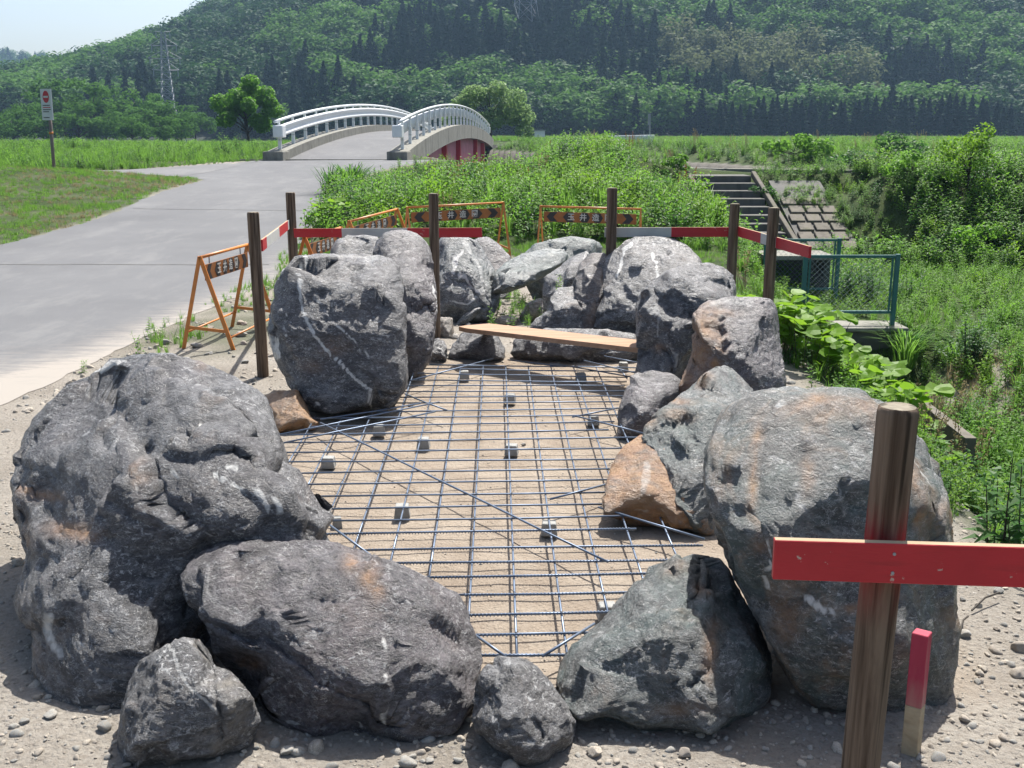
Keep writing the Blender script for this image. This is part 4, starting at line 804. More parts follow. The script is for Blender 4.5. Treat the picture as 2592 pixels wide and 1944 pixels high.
def board(name, label, a, b, ht, th, segs, up=(0, 0, 1), nails=(), group='red and white painted rail boards'):
    """a painted board from a to b (centre line); segs: (fraction0, fraction1, colour)"""
    a, b = np.array(a, float), np.array(b, float); root = empty(name, a, label, 'board', group)
    for f0, f1, cname in segs:
        MB().beam(lerp(a, b, f0), lerp(a, b, f1), th, ht, up, bev=.0016).obj(cname + '_section', M[cname], root)
    core = MB(); core.beam(lerp(a, b, .002), lerp(a, b, .998), th * .8, ht * 1.002, up); core.obj('wood_core', M['raw_wood'], root)
    for f in nails:
        p_ = lerp(a, b, f); d = (b - a) / np.linalg.norm(b - a); nrm = np.cross(d, [0, 0, 1]); nrm *= -np.sign(nrm[1]) if nrm[1] else 1
        for dz in (-.02, .022): MB().tube([p_ + nrm * th * .4 + [0, 0, dz], p_ + nrm * (th * .5 + .0025) + [0, 0, dz]], .0035, 8).obj('nail', M['galv'], root)
    return root
zb_ = .885
aL = np.array([pA[0] + .03, pA[1] + .07, .955]); bL = np.array([pB[0] - .02, pB[1] - .055, .905])
board('rail_board', 'short steep rail board, mostly white with one red patch, between the two left posts', aL, bL, .085, .016, [(0, .12, 'red'), (.12, .56, 'white'), (.56, .93, 'red'), (.93, 1, 'white')])
t0 = PY(751, 588, pB[1] + .0); t1 = PY(1220, 587, 8.95)
a0 = (pB[0] + .03, pB[1] - .06, t0[2]); 
board('rail_board', 'long red and white rail board crossing behind the post with knot holes', a0, (t1[0], 8.90, t1[2]), .082, .016, [(0, .275, 'red'), (.275, .63, 'white'), (.63, 1, 'red')], nails=(.71,))
t0 = PY(1530, 588, 9.02); t1 = PY(1850, 587, 8.97)
board('rail_board', 'half white half red rail board between the two middle right posts', t0, t1, .083, .016, [(0, .53, 'white'), (.53, 1, 'red')])
t0 = PY(1871, 586, 8.87); t1 = PY(2050, 648, 7.3)
board('rail_board', 'rail board red, white, red coming forward past the post with drilled holes', (t0[0], t0[1], t0[2]), (t1[0], t1[1], t0[2]), .083, .02, [(0, .36, 'red'), (.36, .58, 'white'), (.58, 1, 'red')], group='red and white painted rail boards')
# foreground red board
y0 = 2.07 - .0415 - .011
t0 = PY(1957, 1413, y0 + .0); t1 = PY(2592, 1430, y0 - .05); d = t1 - t0; t2 = t0 + d * 1.5; t2[2] = t1[2]
board('rail_board', 'plain red rail board nailed across the foreground post', t0, t2, .088, .02, [(0, 1, 'red')], nails=(.32,))
n = N('stake_red'); v = n.coord(scale=(12, 12, 2)); sp = n.n('ShaderNodeSeparateXYZ'); n.l(n.coord(), sp.inputs[0])
fd = n.math('ADD', n.ramp(sp.outputs[2], [(.06, 1), (.24, 0)]), n.math('MULTIPLY', n.math('SUBTRACT', n.noise(2, 4, v), .5), 1.2), True)
M['stake_red'] = n.fin(n.mix(fd, n.mix(n.noise(3, 4, v), (.36, .015, .05), (.55, .05, .10)), n.mix(n.noise(2, 4, v), (.40, .30, .22), (.52, .42, .32))), .7)
# red topped stake
root = empty('survey_stake', (0, 0, 0), 'short square stake with red painted top standing behind the foreground post', 'stake')
b0 = PZ(2306, 1908, 0.0); b0[2] = -.15; tp = PY(2330, 1640, b0[1] + .03); tp[2] = .37
root.location = (b0[0], b0[1], 0)
dv = tp - b0; dv /= np.linalg.norm(dv); m1 = b0 + dv * .30
for nm, p0, p1, mt in (('bare_shaft', b0, m1, 'raw_wood'), ('painted_top', m1, tp, 'stake_red')):
    MB().beam(p0, p1, .045, .045, (.6, .8, 0), bev=.002).obj(nm, M[mt], root)
# the plank
A_ = PZ(1181, 831, .275); B_ = PZ(1640, 884, .30); root = empty('plank', A_, 'pale rough sawn plank laid from the low black rock to the hooded boulder', 'plank')
dv = B_ - A_; dv /= np.linalg.norm(dv); nv = np.array([-dv[1], dv[0], 0]); W_ = .27; th_ = .034
V = [A_ - dv * .10 + nv * .03, A_ + nv * 0, B_, B_ + nv * W_, A_ + dv * .02 + nv * W_, A_ - dv * .09 + nv * .10]
V = V + [v_ - np.array([0, 0, th_]) for v_ in V]
mk('timber', V, [[0, 1, 2, 3, 4, 5], [11, 10, 9, 8, 7, 6]] + [[i, i + 6, (i + 1) % 6 + 6, (i + 1) % 6] for i in range(6)], M['plank'], root)
# ------------------------------------------------------------------ reinforcing bars tied into a mat on concrete spacers
crop = lambda x, y: (660 + x * .4883, 850 + y * .4883)
L_ = [(1120,1655),(1110,1555),(1090,1450),(1060,1345),(880,1255),(720,1180),(560,1110),(345,1030),(325,960),(310,900),(290,835),(245,770),(205,712),(165,655),(150,605),(140,555),(95,515),(300,470),(310,430),(640,395),(740,350),(750,318),(760,288),(765,258),(830,230),(850,195),(865,170),(880,150)]
Rr_ = [(1590,1655),(1700,1540),(1860,1430),(1990,1330),(2080,1230),(2300,1160),(2280,1085),(1935,1000),(1900,935),(1760,872),(1790,810),(1785,745),(1800,690),(1830,640),(1900,580),(1975,525),(1795,487),(1825,445),(1850,410),(1860,375),(1850,343),(1870,313),(1880,285),(1880,258),(1890,240),(1895,215),(1935,186),(1950,165)]
ZB = .062
mat_root = empty('rebar_mat', (0, 5.3, 0), 'steel reinforcing bars wired into a rectangular mesh over sand inside the ring', 'rebar mat')
def bar(p, q, z, rad=.0047, name='bar', sag=.0):
    p = np.array([p[0], p[1], z]); q = np.array([q[0], q[1], z]); k = max(2, int(np.linalg.norm(q - p) / .5) + 2)
    pts = [lerp(p, q, i / (k - 1)) + np.array([0, 0, R.uniform(-.0025, .0025)]) for i in range(k)]
    return MB().tube(pts, rad, 6).obj(name, M['steel'], mat_root, True)
rows = []
YB = []
for l, r_ in zip(L_, Rr_):
    p, q = PZ(*crop(*l), ZB), PZ(*crop(*r_), ZB); 
    if q[0] < p[0]: continue
    rows.append((p, q))
for p, q in rows:
    dx = .05; bar((p[0] - dx, p[1]), (q[0] + (.01 if q[0] < .9 else .06), q[1]), ZB, name='cross_bar')
# ribs of the nearest bars
def ribs(p, q, z, step=.0135):
    p = np.array([p[0], p[1], z]); q = np.array([q[0], q[1], z]); L = np.linalg.norm(q - p); d = (q - p) / L; m = MB()
    for k in range(int(L / step)): m.tube([p + d * (k * step), p + d * (k * step + .004)], .0063, 6, cap=True)
    return m
for k in range(8):
    o = ribs(rows[k][0], rows[k][1], ZB).obj('bar_ribs', M['steel'], mat_root); o['kind'] = 'stuff'
yv = np.array([(r[0][1] + r[1][1]) / 2 for r in rows]); xl = np.array([r[0][0] for r in rows]); xr = np.array([r[1][0] for r in rows])
od = np.argsort(yv); yv, xl, xr = yv[od], xl[od], xr[od]
LB = []
for k in range(-8, 7):
    x0 = .018 + .168 * k
    ok = [(x0 > a - .10) and (x0 < b + .06) for a, b in zip(xl, xr)]
    ys_ = yv[ok]
    if len(ys_) < 3: continue
    y0_, y1_ = ys_.min() - .06, min(ys_.max() + .05, 7.6)
    LB.append((x0, y0_, y1_)); bar((x0 - .010 * (y0_ - 3), y0_), (x0 - .010 * (y1_ - 3) - .02, y1_), ZB - .0105, name='long_bar')
dg = [((310,450),(1800,1170)),((340,965),(580,1145)),((1100,1540),(1270,1659)),((1460,1659),(1730,1490)),((100,512),(925,343)),((120,555),(905,392)),((310,435),(830,350)),((745,300),(965,387)),((775,233),(1205,118)),((1500,848),(1800,765)),((1750,888),(2300,1055)),((1615,422),(1850,375)),((1640,418),(1980,505)),((1675,128),(1940,190)),((1500,140),(1925,212)),((880,150),(1225,156)),((1780,105),(1960,140)),((1280,125),(1580,160))]
for a, b in dg:
    p, q = PZ(*crop(*a), ZB + .0105), PZ(*crop(*b), ZB + .0105); bar(p, q, ZB + .0100, .0050, 'diagonal_bar')
# tie wires at the crossings: tiny, kept as one part
m = MB()
for (x0, ya, yb) in LB:
    for y_ in yv:
        if ya - .01 < y_ < yb + .01 and R.random() < .62:
            x_ = x0 - .010 * (y_ - 3) - .003; s_ = R.choice((-1, 1)); h_ = R.uniform(.012, .03)
            m.tube([(x_ - .011 * s_, y_ - .011, ZB - .004), (x_, y_, ZB + .009), (x_ + .011 * s_, y_ + .011, ZB - .004)], .0012, 3)
            if R.random() < .4: m.tube([(x_, y_, ZB + .005), (x_ + R.uniform(-.015, .015), y_ + R.uniform(-.015, .01), ZB + h_)], .0011, 3)
o = m.obj('tie_wires', M['stem_dark'], mat_root); o['kind'] = 'stuff'
bl = [(1300,580,'by the middle of the grid'),(843,545,'left of centre, third row of blocks'),(350,645,'leftmost, in front of the dark giant boulder'),(733,895,'left of centre and near the front'),(1495,985,'right of centre under the long diagonal bar'),(1797,1415,'nearest of all, beside the blue green boulder'),(612,480,'in shadow under the square black boulder'),(1293,315,'far centre block'),(1055,195,'far left of centre near the black rocks'),(1660,205,'far right, in the shade'),(1725,428,'right side below the small purple boulder'),(1880,150,'farthest right corner'),(395,942,'half buried at the left edge, smallest')]
for k, (a, b, lb) in enumerate(bl):
    p = PZ(*crop(a, b), .03); s_ = .066 if k < 12 else .04
    bm = bmesh.new(); bmesh.ops.create_cube(bm, size=1)
    for v_ in bm.verts: f_ = .80 if v_.co.z > 0 else 1.0; v_.co = Vector((v_.co.x * s_ * 1.15 * f_, v_.co.y * s_ * f_, v_.co.z * .058))
    bmesh.ops.bevel(bm, geom=bm.edges[:], offset=.003, segments=1, affect='EDGES')
    me = bpy.data.meshes.new('spacer_block'); bm.to_mesh(me); bm.free(); me.materials.append(M['conc_block'])
    o = bpy.data.objects.new('spacer_block', me); COL.objects.link(o); o.location = (p[0], p[1], .02 if k < 12 else .004); o.rotation_euler.z = R.uniform(-.25, .25)
    tag(o, 'pale concrete spacer block under the bars, ' + lb, 'spacer block', 'concrete spacer blocks under the bars')
# ------------------------------------------------------------------ barricades
def text_mesh(s, size, font=None):
    cu = bpy.data.curves.new('t', 'FONT'); cu.body = s; cu.size = size; cu.align_x = 'CENTER'; cu.align_y = 'CENTER'; cu.extrude = .0008; cu.offset = size * .014
    ob = bpy.data.objects.new('t', cu); COL.objects.link(ob); dg = bpy.context.evaluated_depsgraph_get(); me = bpy.data.meshes.new_from_object(ob.evaluated_get(dg)); 
    V = np.array([v_.co[:] for v_ in me.vertices]); F = [list(p_.vertices) for p_ in me.polygons]
    bpy.data.objects.remove(ob); bpy.data.curves.remove(cu); return V, F
GLY = [text_mesh(c_, .098) for c_ in '玉井造園']
def barricade(p0, p1, label, board_h=.13, foot_n=.30, foot_f=.25, ht=.76, foot_shift=(0, 0), flip=False, tilt=0.0):
    """p0, p1: ends of the top tube (xy). Board hangs below, facing the camera side"""
    p0, p1 = np.array([*p0, 0.]), np.array([*p1, 0.]); d = p1 - p0; L = np.linalg.norm(d); d /= L; nrm = np.array([d[1], -d[0], 0.])
    if nrm[1] > 0: nrm = -nrm
    z0, z1 = gz(p0[0], p0[1]), gz(p1[0], p1[1])
    root = empty('barricade', ((p0 + p1) / 2 * [1, 1, 0] + [0, 0, z0]), label, 'barricade', 'orange folding barricades with hanging name boards')
    up = np.array([0, 0, 1.])
    T0, T1 = p0 + up * (z0 + ht), p1 + up * (z1 + ht)
    MB().tube([T0, T1], .0135, 10).obj('top_tube', M['orange'], root, True)
    for P_, zz in ((T0, z0), (T1, z1)):
        for s_, fo in ((1, foot_n), (-1, foot_f)):
            g = P_ * [1, 1, 0] + nrm * s_ * fo + [0, 0, zz - .01]
            MB().beam(P_ + up * .01, g, .034 if s_ > 0 else .030, .014, up=nrm if False else d, bev=.001).obj('leg', M['orange'], root)
        b0 = lerp(P_, P_ * [1, 1, 0] + nrm * foot_n + [0, 0, zz], .80); b1 = lerp(P_, P_ * [1, 1, 0] - nrm * foot_f + [0, 0, zz], .76)
        MB().beam(b0, b1, .007, .026, up).obj('side_brace', M['orange'], root)
    for s_, fo, f_ in ((1, foot_n, .87), (-1, foot_f, .82)):
        a = lerp(T0, T0 * [1, 1, 0] + nrm * s_ * fo + [0, 0, z0], f_); b = lerp(T1, T1 * [1, 1, 0] + nrm * s_ * fo + [0, 0, z1], f_)
        MB().tube([a, b], .009, 8).obj('lower_rail', M['orange'], root, True)
    # hanging board
    e0, e1 = T0 + d * .05, T1 - d * .05; BL_ = np.linalg.norm(e1 - e0); dd = (e1 - e0) / BL_; off = nrm * .012 - up * (.065 + board_h / 2)
    bn = nrm * math.cos(tilt) + up * math.sin(tilt); bu = up * math.cos(tilt) - nrm * math.sin(tilt)
    c0 = (e0 + e1) / 2 + off
    bd = MB().beam(c0 - dd * BL_ / 2, c0 + dd * BL_ / 2, .006, board_h, bu).obj('name_board', M['orange_board'], root)
    sgn = 1 if dd[0] > 0 else -1; ax = dd * sgn                       # text runs left to right as seen from the camera
    face = c0 + bn * .0042
    def poly(pts, nm, mt, parent, lift=0.0):
        V = [face + ax * (px - .5) * BL_ + bu * py * board_h + bn * lift for px, py in pts]; V2 = [v_ + bn * .0012 for v_ in V]; k = len(V)
        return mk(nm, V2 + [v_ - bn * .002 for v_ in V], [list(range(k)), list(range(2 * k - 1, k - 1, -1))] + [[i, i + k, (i + 1) % k + k, (i + 1) % k] for i in range(k)], M[mt], None)
    H_ = .47; cw = .045
    def adopt(o): o.parent = bd; o.matrix_parent_inverse = Matrix.Translation(-Vector(bd_world)); return o
    bd_world = tuple(root.location)
    for x0 in (.03, .21): adopt(poly([(x0, 0), (x0 + cw, H_), (x0 + .12, H_), (x0 + .12 - cw, 0), (x0 + .12, -H_), (x0 + cw, -H_)], 'black_chevron', 'black', bd))
    for x0 in (.67, .85): adopt(poly([(x0, H_), (x0 + .12 - cw, H_), (x0 + .12, 0), (x0 + .12 - cw, -H_), (x0, -H_), (x0 + cw, 0)], 'black_chevron', 'black', bd))
    for x0 in (.385, .525): adopt(poly([(x0, 0), (x0 + .03, H_), (x0 + .09, H_), (x0 + .12, 0), (x0 + .09, -H_), (x0 + .03, -H_)], 'black_diamond', 'black', bd))
    for (V, F), px in zip(GLY, (.30, .43, .565, .70)):
        s2 = min(1.0, BL_ / 1.15); W = face + ax * ((px - .5) * BL_) + bn * .003 + V[:, :1] * s2 * ax + V[:, 1:2] * bu + V[:, 2:3] * bn
        o = mk('letter', W, F, M['letter'], None); adopt(o)
    for f_ in (.14, .86):
        q = lerp(e0, e1, f_); MB().beam(q - up * .005, q - up * .075, .004, .01, nrm).obj('hanger', M['galv'], root)
    return root
barricade((-2.54, 8.40), (-2.40, 9.40), 'nearest orange barricade at the left, beside the lone post', foot_n=.24, foot_f=.20)
barricade((-2.00, 10.0), (-1.83, 11.1), 'orange barricade half hidden behind the big square black boulder')
barricade((-1.86, 11.9), (-1.466, 13.3), 'orange barricade showing only its far end above the red and white board')
barricade((-1.355, 13.5), (-.118, 14.15), 'orange barricade in the centre behind the post with knot holes', foot_n=.22, foot_f=.22)
barricade((.372, 13.65), (1.64, 13.3), 'orange barricade behind the pale slab, rightmost of the five', foot_n=.22, foot_f=.22)

# ------------------------------------------------------------------ bridge
BA = math.radians(3.0); bd_ = np.array([math.sin(BA), math.cos(BA), 0]); bn_ = np.array([math.cos(BA), -math.sin(BA), 0]); B0 = np.array([-6.33, 38.5, 0.]); BLn = 44.0
def bz(s): return .76 + .15 * s / BLn + 1.0 * max(0, 4 * (s / BLn) * (1 - s / BLn)) ** .95
def bp(s, w_, dz): return B0 + bd_ * s + bn_ * w_ + np.array([0, 0, bz(s) + dz])
br = empty('footbridge', B0, 'arched road bridge with white rails, concrete kerbs and faded red girders', 'bridge')
SS = np.linspace(0, BLn, 45)
def sweep(w0, w1, d0, d1, ss=SS):
    V = []; F = []
    for s in ss:
        a0 = d0(s) if callable(d0) else d0
        V += [bp(s, w0, a0), bp(s, w1, a0), bp(s, w1, d1), bp(s, w0, d1)]
    for i in range(len(ss) - 1):
        for j in range(4): F.append([i * 4 + j, i * 4 + (j + 1) % 4, (i + 1) * 4 + (j + 1) % 4, (i + 1) * 4 + j])
    F += [[3, 2, 1, 0], [len(V) - 4, len(V) - 3, len(V) - 2, len(V) - 1]]; return V, F
V, F = sweep(-1.9, 1.9, -.3, 0.0); mk('deck', V, F, M['asphalt'], br)
for sgn in (-1, 1):
    V, F = sweep(sgn * 1.9, sgn * 2.6, -.42, .33); mk('kerb', V, F, M['conc'], br)
    V, F = sweep(sgn * 2.12, sgn * 2.18, lambda s: -1.75 + .9 * (abs(s / BLn - .5) * 2) ** 3 * 0 - .1, -.42, np.linspace(3.0, BLn - 3, 40)); gd = mk('girder', V, F, M['girder'], br)
    for s in (7, 13.7, 20.4, 31.2, 37, 43) if sgn > 0 else (14, 28):
        V, F = sweep(sgn * 2.181, sgn * 2.42, -1.86, -.42, np.array([s - .22, s + .22])); mk('stiffener', V, F, M['girder_red'], br)
    V, F = sweep(sgn * 2.19, sgn * 2.4, -1.9, -1.82, np.linspace(3.0, BLn - 3, 40)); mk('flange', V, F, M['girder_red'], br)
    for k in range(1, 11):
        s = k * 4.1 + .5; V, F = sweep(sgn * 2.601, sgn * 2.606, -.40, .32, np.array([s - .012, s + .012])); mk('kerb_joint', V, F, M['conc_dark'], br)
    wc = sgn * 2.28
    for k in range(23):
        s = .55 + k * 1.95; p = bp(s, wc, .33); h_ = .62
        MB().box(p + [0, 0, h_ / 2], (.11, .13, h_), rz=-BA).box(p + [0, 0, .5], (.075, .10, 1.0), rz=-BA).obj('rail_post', M['bridge_white'], br)
        MB().box(p + [0, 0, .33], (.114, .134, .012), rz=-BA).obj('post_band', M['black'], br)
    MB().tube([bp(s, wc, 1.36) for s in SS], .055, 8).obj('hand_rail', M['bridge_white'], br, True)
    # folded guard beam on the road side
    prof = [(0, .48), (.035, .46), (.07, .50), (.07, .55), (.02, .60), (.02, .74), (.07, .79), (.07, .85), (.035, .89), (0, .87)]
    V = []; F = []
    ss = np.linspace(.2, BLn - .2, 45)
    for s in ss:
        for a, h_ in prof: V.append(bp(s, wc - sgn * (.075 + a * 1.3), .33 + h_ * 1.0))
    k = len(prof)
    for i in range(len(ss) - 1):
        for j in range(k): F.append([i * k + j, i * k + (j + 1) % k, (i + 1) * k + (j + 1) % k, (i + 1) * k + j])
    mk('guard_beam', V, F, M['bridge_white'], br, True)
    for s in (.2, BLn - .2):
        MB().box(bp(s, wc - sgn * .10, .33 + .67), (.36, .5, .44), rz=-BA, bev=.03).obj('end_cap', M['bridge_white'], br)
    MB().box(bp(-.15, sgn * 2.25, -.04), (.74, .9, .72), rz=-BA, bev=.02).obj('kerb_end_block', M['conc'], br)
for s in (.6, BLn - .5): MB().box(bp(s, 0, -1.55), (5.3, 1.6, 2.3), rz=-BA).obj('abutment', M['conc_dark'], br)
# lattice revetment by the far abutment: blocks with dark openings
rv_ = empty('lattice_revetment', bp(BLn, 3.5, -.9), 'stepped lattice of concrete blocks on the river bank at the far bridge end', 'revetment')
ob = empty('x', (0, 0, 0)); bpy.data.objects.remove(ob)
c0 = B0 + bd_ * (BLn - 1.5) + bn_ * 2.9
ux = np.array([.985, -.17, 0]); us = np.array([.0, -.72, -.69]); us /= np.linalg.norm(us); un = np.cross(ux, us); un = -un if un[2] < 0 else un
MB().box(c0 + ux * 3.2 + us * 1.3 + [0, 0, .72] - un * .35, (7.2, 3.4, .2), ax=np.array([ux, us, un])).obj('backing_slope', M['conc_dark'], rv_)
me0 = None
for i in range(7):
    for j in range(11):
        p = c0 + ux * (.3 + j * .62 + (.31 if i % 2 else 0)) + us * (.05 + i * .42) + [0, 0, .75]
        o = MB().box((0, 0, 0), (.40, .16, .3), ax=np.array([ux, us, un])).obj('block', M['conc'], rv_, local=True) if me0 is None else bpy.data.objects.new('block', me0)
        if me0 is None: me0 = o.data
        else: COL.objects.link(o); o.parent = rv_
        o.location = (p - np.array(rv_.location)).tolist()
    MB().beam(c0 + us * (.26 + i * .42) + [0, 0, .75], c0 + ux * 7 + us * (.26 + i * .42) + [0, 0, .75], .18, .3, un).obj('course', M['conc'], rv_)

M['conc_pave'] = conc('mossy_paving_concrete', (.21, .185, .145), 2.5, .7)
# ------------------------------------------------------------------ concrete steps in the bank with paving blocks beside them
stp = empty('bank_steps', (5.0, 22.5, -.7), 'old concrete steps climbing the grassy bank between low sloping side walls', 'steps')
NS = 10
def bankx(f): return lerp(4.72, 4.22, f), lerp(5.85, 5.62, f)
for k in range(NS):
    f = k / (NS - 1); xl_, xr_ = bankx(f); y_ = lerp(21.2, 24.75, f); z_ = lerp(-.62, .76, f)
    MB().box(((xl_ + xr_) / 2, y_ + .35, z_ - .2), (xr_ - xl_, .8, .4), bev=.012).obj('step', M['conc_dark'], stp)
for sd in (0, 1):
    a, b = bankx(0)[sd], bankx(1)[sd]; o_ = -.08 if sd == 0 else .08
    MB().beam((a + o_, 20.9, -.72), (b + o_, 24.9, .80), .10, .14, bev=.01).obj('side_wall', M['conc_pave'], stp)
for nm, xa, xb, lb in (('left', 2.7, 4.1, 'weedy concrete paving blocks on the slope left of the steps'), ('right', 6.05, 7.25, 'concrete paving blocks with square holes on the slope right of the steps')):
    rt = empty('block_paving', ((xa + xb) / 2, 23, 0), lb, 'block paving', 'concrete slope paving beside the steps'); n1 = int((xb - xa) / .36)
    MB().beam(((xa + xb) / 2, 21.0, -.86), ((xa + xb) / 2, 24.8, .60), xb - xa, .1).obj('bedding', M['conc_dark'], rt)
    for i in range(9):
        for j in range(n1):
            f = i / 9; y_ = lerp(21.2, 24.8, f); z_ = lerp(-.70, .70, f); x_ = xa + .18 + j * .36
            if R.random() < .08 or (nm == 'right' and (i > 6 or j > 1 + (9 - i) * .45)): continue
            t_ = math.atan2(1.4, 3.6)
            MB().box((x_ + .09 * (i % 2), y_, z_ - .03), (.30, .34, .12), ax=np.array([[1, 0, 0], [0, math.cos(t_), math.sin(t_)], [0, -math.sin(t_), math.cos(t_)]]), bev=.01).obj('block', M['conc_pave'], rt)
# ------------------------------------------------------------------ far bank: guard rail, poles
def gpos(u, v, Y): p = PY(u, v, Y); return p
gr = empty('guard_rail', gpos(1600, 350, 70), 'low white guard rail on the far bank behind the grass', 'guard rail')
a = PY(1395, 352, 74); b = PY(1655, 345, 66)
pa_ = PY(1540, 352, 70)
MB().beam((a[0], a[1], a[2]), (pa_[0], pa_[1], pa_[2]), .06, .12).obj('far_beam', M['bridge_white'], gr)
MB().beam(PY(1535, 349, 68), PY(1656, 347, 62), .08, .26, bev=.02).obj('near_beam', M['bridge_white'], gr)
for k in range(7):
    q = lerp(PY(1540, 349, 68), PY(1650, 347, 62), k / 6); MB().box((q[0], q[1], q[2] - .3), (.09, .09, .7)).obj('rail_post', M['bridge_white'], gr)
for u, v0, v1, Y_, lb in ((1645, 288, 352, 66, 'tall thin grey pole with a small box on top on the far bank'), (1602, 330, 350, 75, 'short white marker stake on the far bank, left one'), (1630, 332, 350, 75, 'short white marker stake on the far bank beside the pole'), (472, 352, 378, 60, 'thin white marker stake in the field left of the bridge'), (456, 362, 380, 60, 'small stake in the field near the thin white marker')):
    t = PY(u, v0, Y_); g = PY(u, v1, Y_); rt = empty('marker_pole', (g[0], g[1], g[2] - .2), lb, 'pole')
    MB().tube([(g[0], g[1], g[2] - .6), t], .05 if Y_ == 66 else .035, 6).obj('shaft', M['galv'], rt)
    if Y_ == 66: MB().box(t - [.02, 0, .35], (.16, .12, .65)).obj('box', M['galv'], rt)
rt = empty('white_hut', PY(1366, 345, 90), 'small white hut roof peeping over the far bank by the willow', 'hut')
p = PY(1366, 336, 90); MB().box(p - [0, 0, .1], (.85, 1.2, .55), bev=.03).obj('wall', M['bridge_white'], rt); MB().box(p + [0, 0, .21], (1.0, 1.35, .07)).obj('roof', M['galv'], rt)
# ------------------------------------------------------------------ no-entry sign on a leaning pole
f_ = PZ(140, 452, .0); yS = 28.4; g = PY(139, 452, yS); tpt = PY(121, 232, yS)
sg = empty('road_sign', g, 'white no entry notice board on a leaning rusty grey pole in the grass', 'sign')
ax_ = tpt - g; axn = ax_ / np.linalg.norm(ax_)
MB().tube([g - axn * .3, tpt], .045, 10).obj('pole', paint('sign_pole', (.26, .22, .19), .7, .3, 5, .001, gamt=.5, grime=(.2, .1, .05)), sg, True)
MB().box(g + [0, 0, 0.02], (.42, .3, .08), bev=.01).obj('footing', M['conc'], sg)
MB().tube([lerp(g, tpt, .53) - axn * .03, lerp(g, tpt, .53) + axn * .03], .055, 10).obj('pole_band', M['orange'], sg, True)
cS = lerp(g, tpt, 1.0); bw, bh = .36, .80; sx = np.array([.93, -.36, 0.]); sx /= np.linalg.norm(sx); su = axn; sn = np.cross(su, sx); sn = sn if sn[1] < 0 else -sn; sn /= np.linalg.norm(sn)
c = PY(123, 265, yS) + sn * .06
pan = MB().box(c, (bw, bh, .03), ax=np.array([sx, su, sn])).obj('panel', paint('sign_panel_white', (.78, .80, .80), .5, .05, 3, gamt=.05), sg)
def onp(nm, pts, mt, lift):
    V = [c + sx * x_ + su * y_ + sn * (.015 + lift) for x_, y_ in pts]; k = len(V)
    o = mk(nm, V + [v_ - sn * .003 for v_ in V], [list(range(k)), list(range(2 * k - 1, k - 1, -1))] + [[i, i + k, (i + 1) % k + k, (i + 1) % k] for i in range(k)], M[mt], None); o.parent = pan; o.matrix_parent_inverse = Matrix.Translation(-Vector(sg.location)); return o
onp('no_entry_disc', [(.105 * math.cos(a), .20 + .155 * math.sin(a)) for a in np.linspace(0, 6.283, 33)[:-1]], 'red', .004)
onp('white_bar', [(-.078, .175), (.078, .175), (.078, .222), (-.078, .222)], 'letter', .008)
for j, (mt, w_) in enumerate((('black', .24), ('red', .25), ('black', .26), ('black', .19), ('black', .19))):
    y_ = -.03 - j * .055 if j < 4 else -.345
    x_ = -.13
    while x_ < -.13 + w_:
        cwid = R.uniform(.014, .024); onp('print', [(x_, y_), (x_ + cwid, y_), (x_ + cwid, y_ + .022), (x_, y_ + .022)], mt, .004); x_ += cwid + .005
# ------------------------------------------------------------------ lattice pylons
def pylon(base, Hh, label, wb=5.2, wt=1.5, arms=((.56, 3.9), (.74, 4.7), (.90, 3.7), (1.0, 2.1)), rz=.3, n_=9):
    root = empty('pylon', base, label, 'pylon', None, rz); legs = [np.array([sx_, sy_]) for sx_ in (-1, 1) for sy_ in (-1, 1)]
    wid = lambda f: lerp(wb, wt, f ** .8) / 2; r_ = .08
    for l in legs: MB().tube([(l[0] * wid(f), l[1] * wid(f), f * Hh) for f in np.linspace(0, 1, 8)], r_, 4).obj('leg', M['pylon'], root, local=True)
    m = MB(); fs = np.linspace(0, 1, n_ + 1) ** .85
    for f0, f1 in zip(fs[:-1], fs[1:]):
        for a, b in ((0, 1), (1, 3), (3, 2), (2, 0)):
            for s_, t_ in ((a, b), (b, a)): m.tube([(*(legs[s_] * wid(f0)), f0 * Hh), (*(legs[t_] * wid(f1)), f1 * Hh)], r_ * .6, 3)
            m.tube([(*(legs[a] * wid(f1)), f1 * Hh), (*(legs[b] * wid(f1)), f1 * Hh)], r_ * .6, 3)
    o = m.obj('bracing', M['pylon'], root, local=True); o['kind'] = 'stuff'
    for f, ln in arms:
        for s_ in (-1, 1):
            w_ = wid(f); z_ = f * Hh; m = MB()
            for q in (-1, 1): m.tube([(s_ * w_, q * w_, z_), (s_ * ln, 0, z_ + .1)], r_ * .9, 4)
            (m.tube([(s_ * w_, 0, z_ + 1.5), (s_ * ln, 0, z_ + .1)], r_ * .7, 4) if f < .98 else None); m.tube([(s_ * ln * .9, 0, z_), (s_ * ln * .9, 0, z_ - 1.2)], .1, 4)
            m.obj('cross_arm', M['pylon'], root, local=True)
    return root
pt = PY(412, 81, 222.); pylon((pt[0], 222, .8), pt[2] - .8, 'grey lattice power pylon against the wooded hill at left', 3.6, .75, ((.64, 2.7), (.75, 3.3), (.87, 2.7), (1.0, 1.5)), .15, 14)
for Yq in np.arange(235, 428, 2.):
    pt = PY(1330, 30, Yq); zh = float(hillz(np.array([pt[0]]), np.array([Yq]))[0]) + 9
    if zh > pt[2]: break
pylon((pt[0], Yq, pt[2] - 2), 26, 'lattice power pylon cut off by the top edge, high on the wooded hill', 5.2, 1.5, ((.9, 4),), .3, 9)
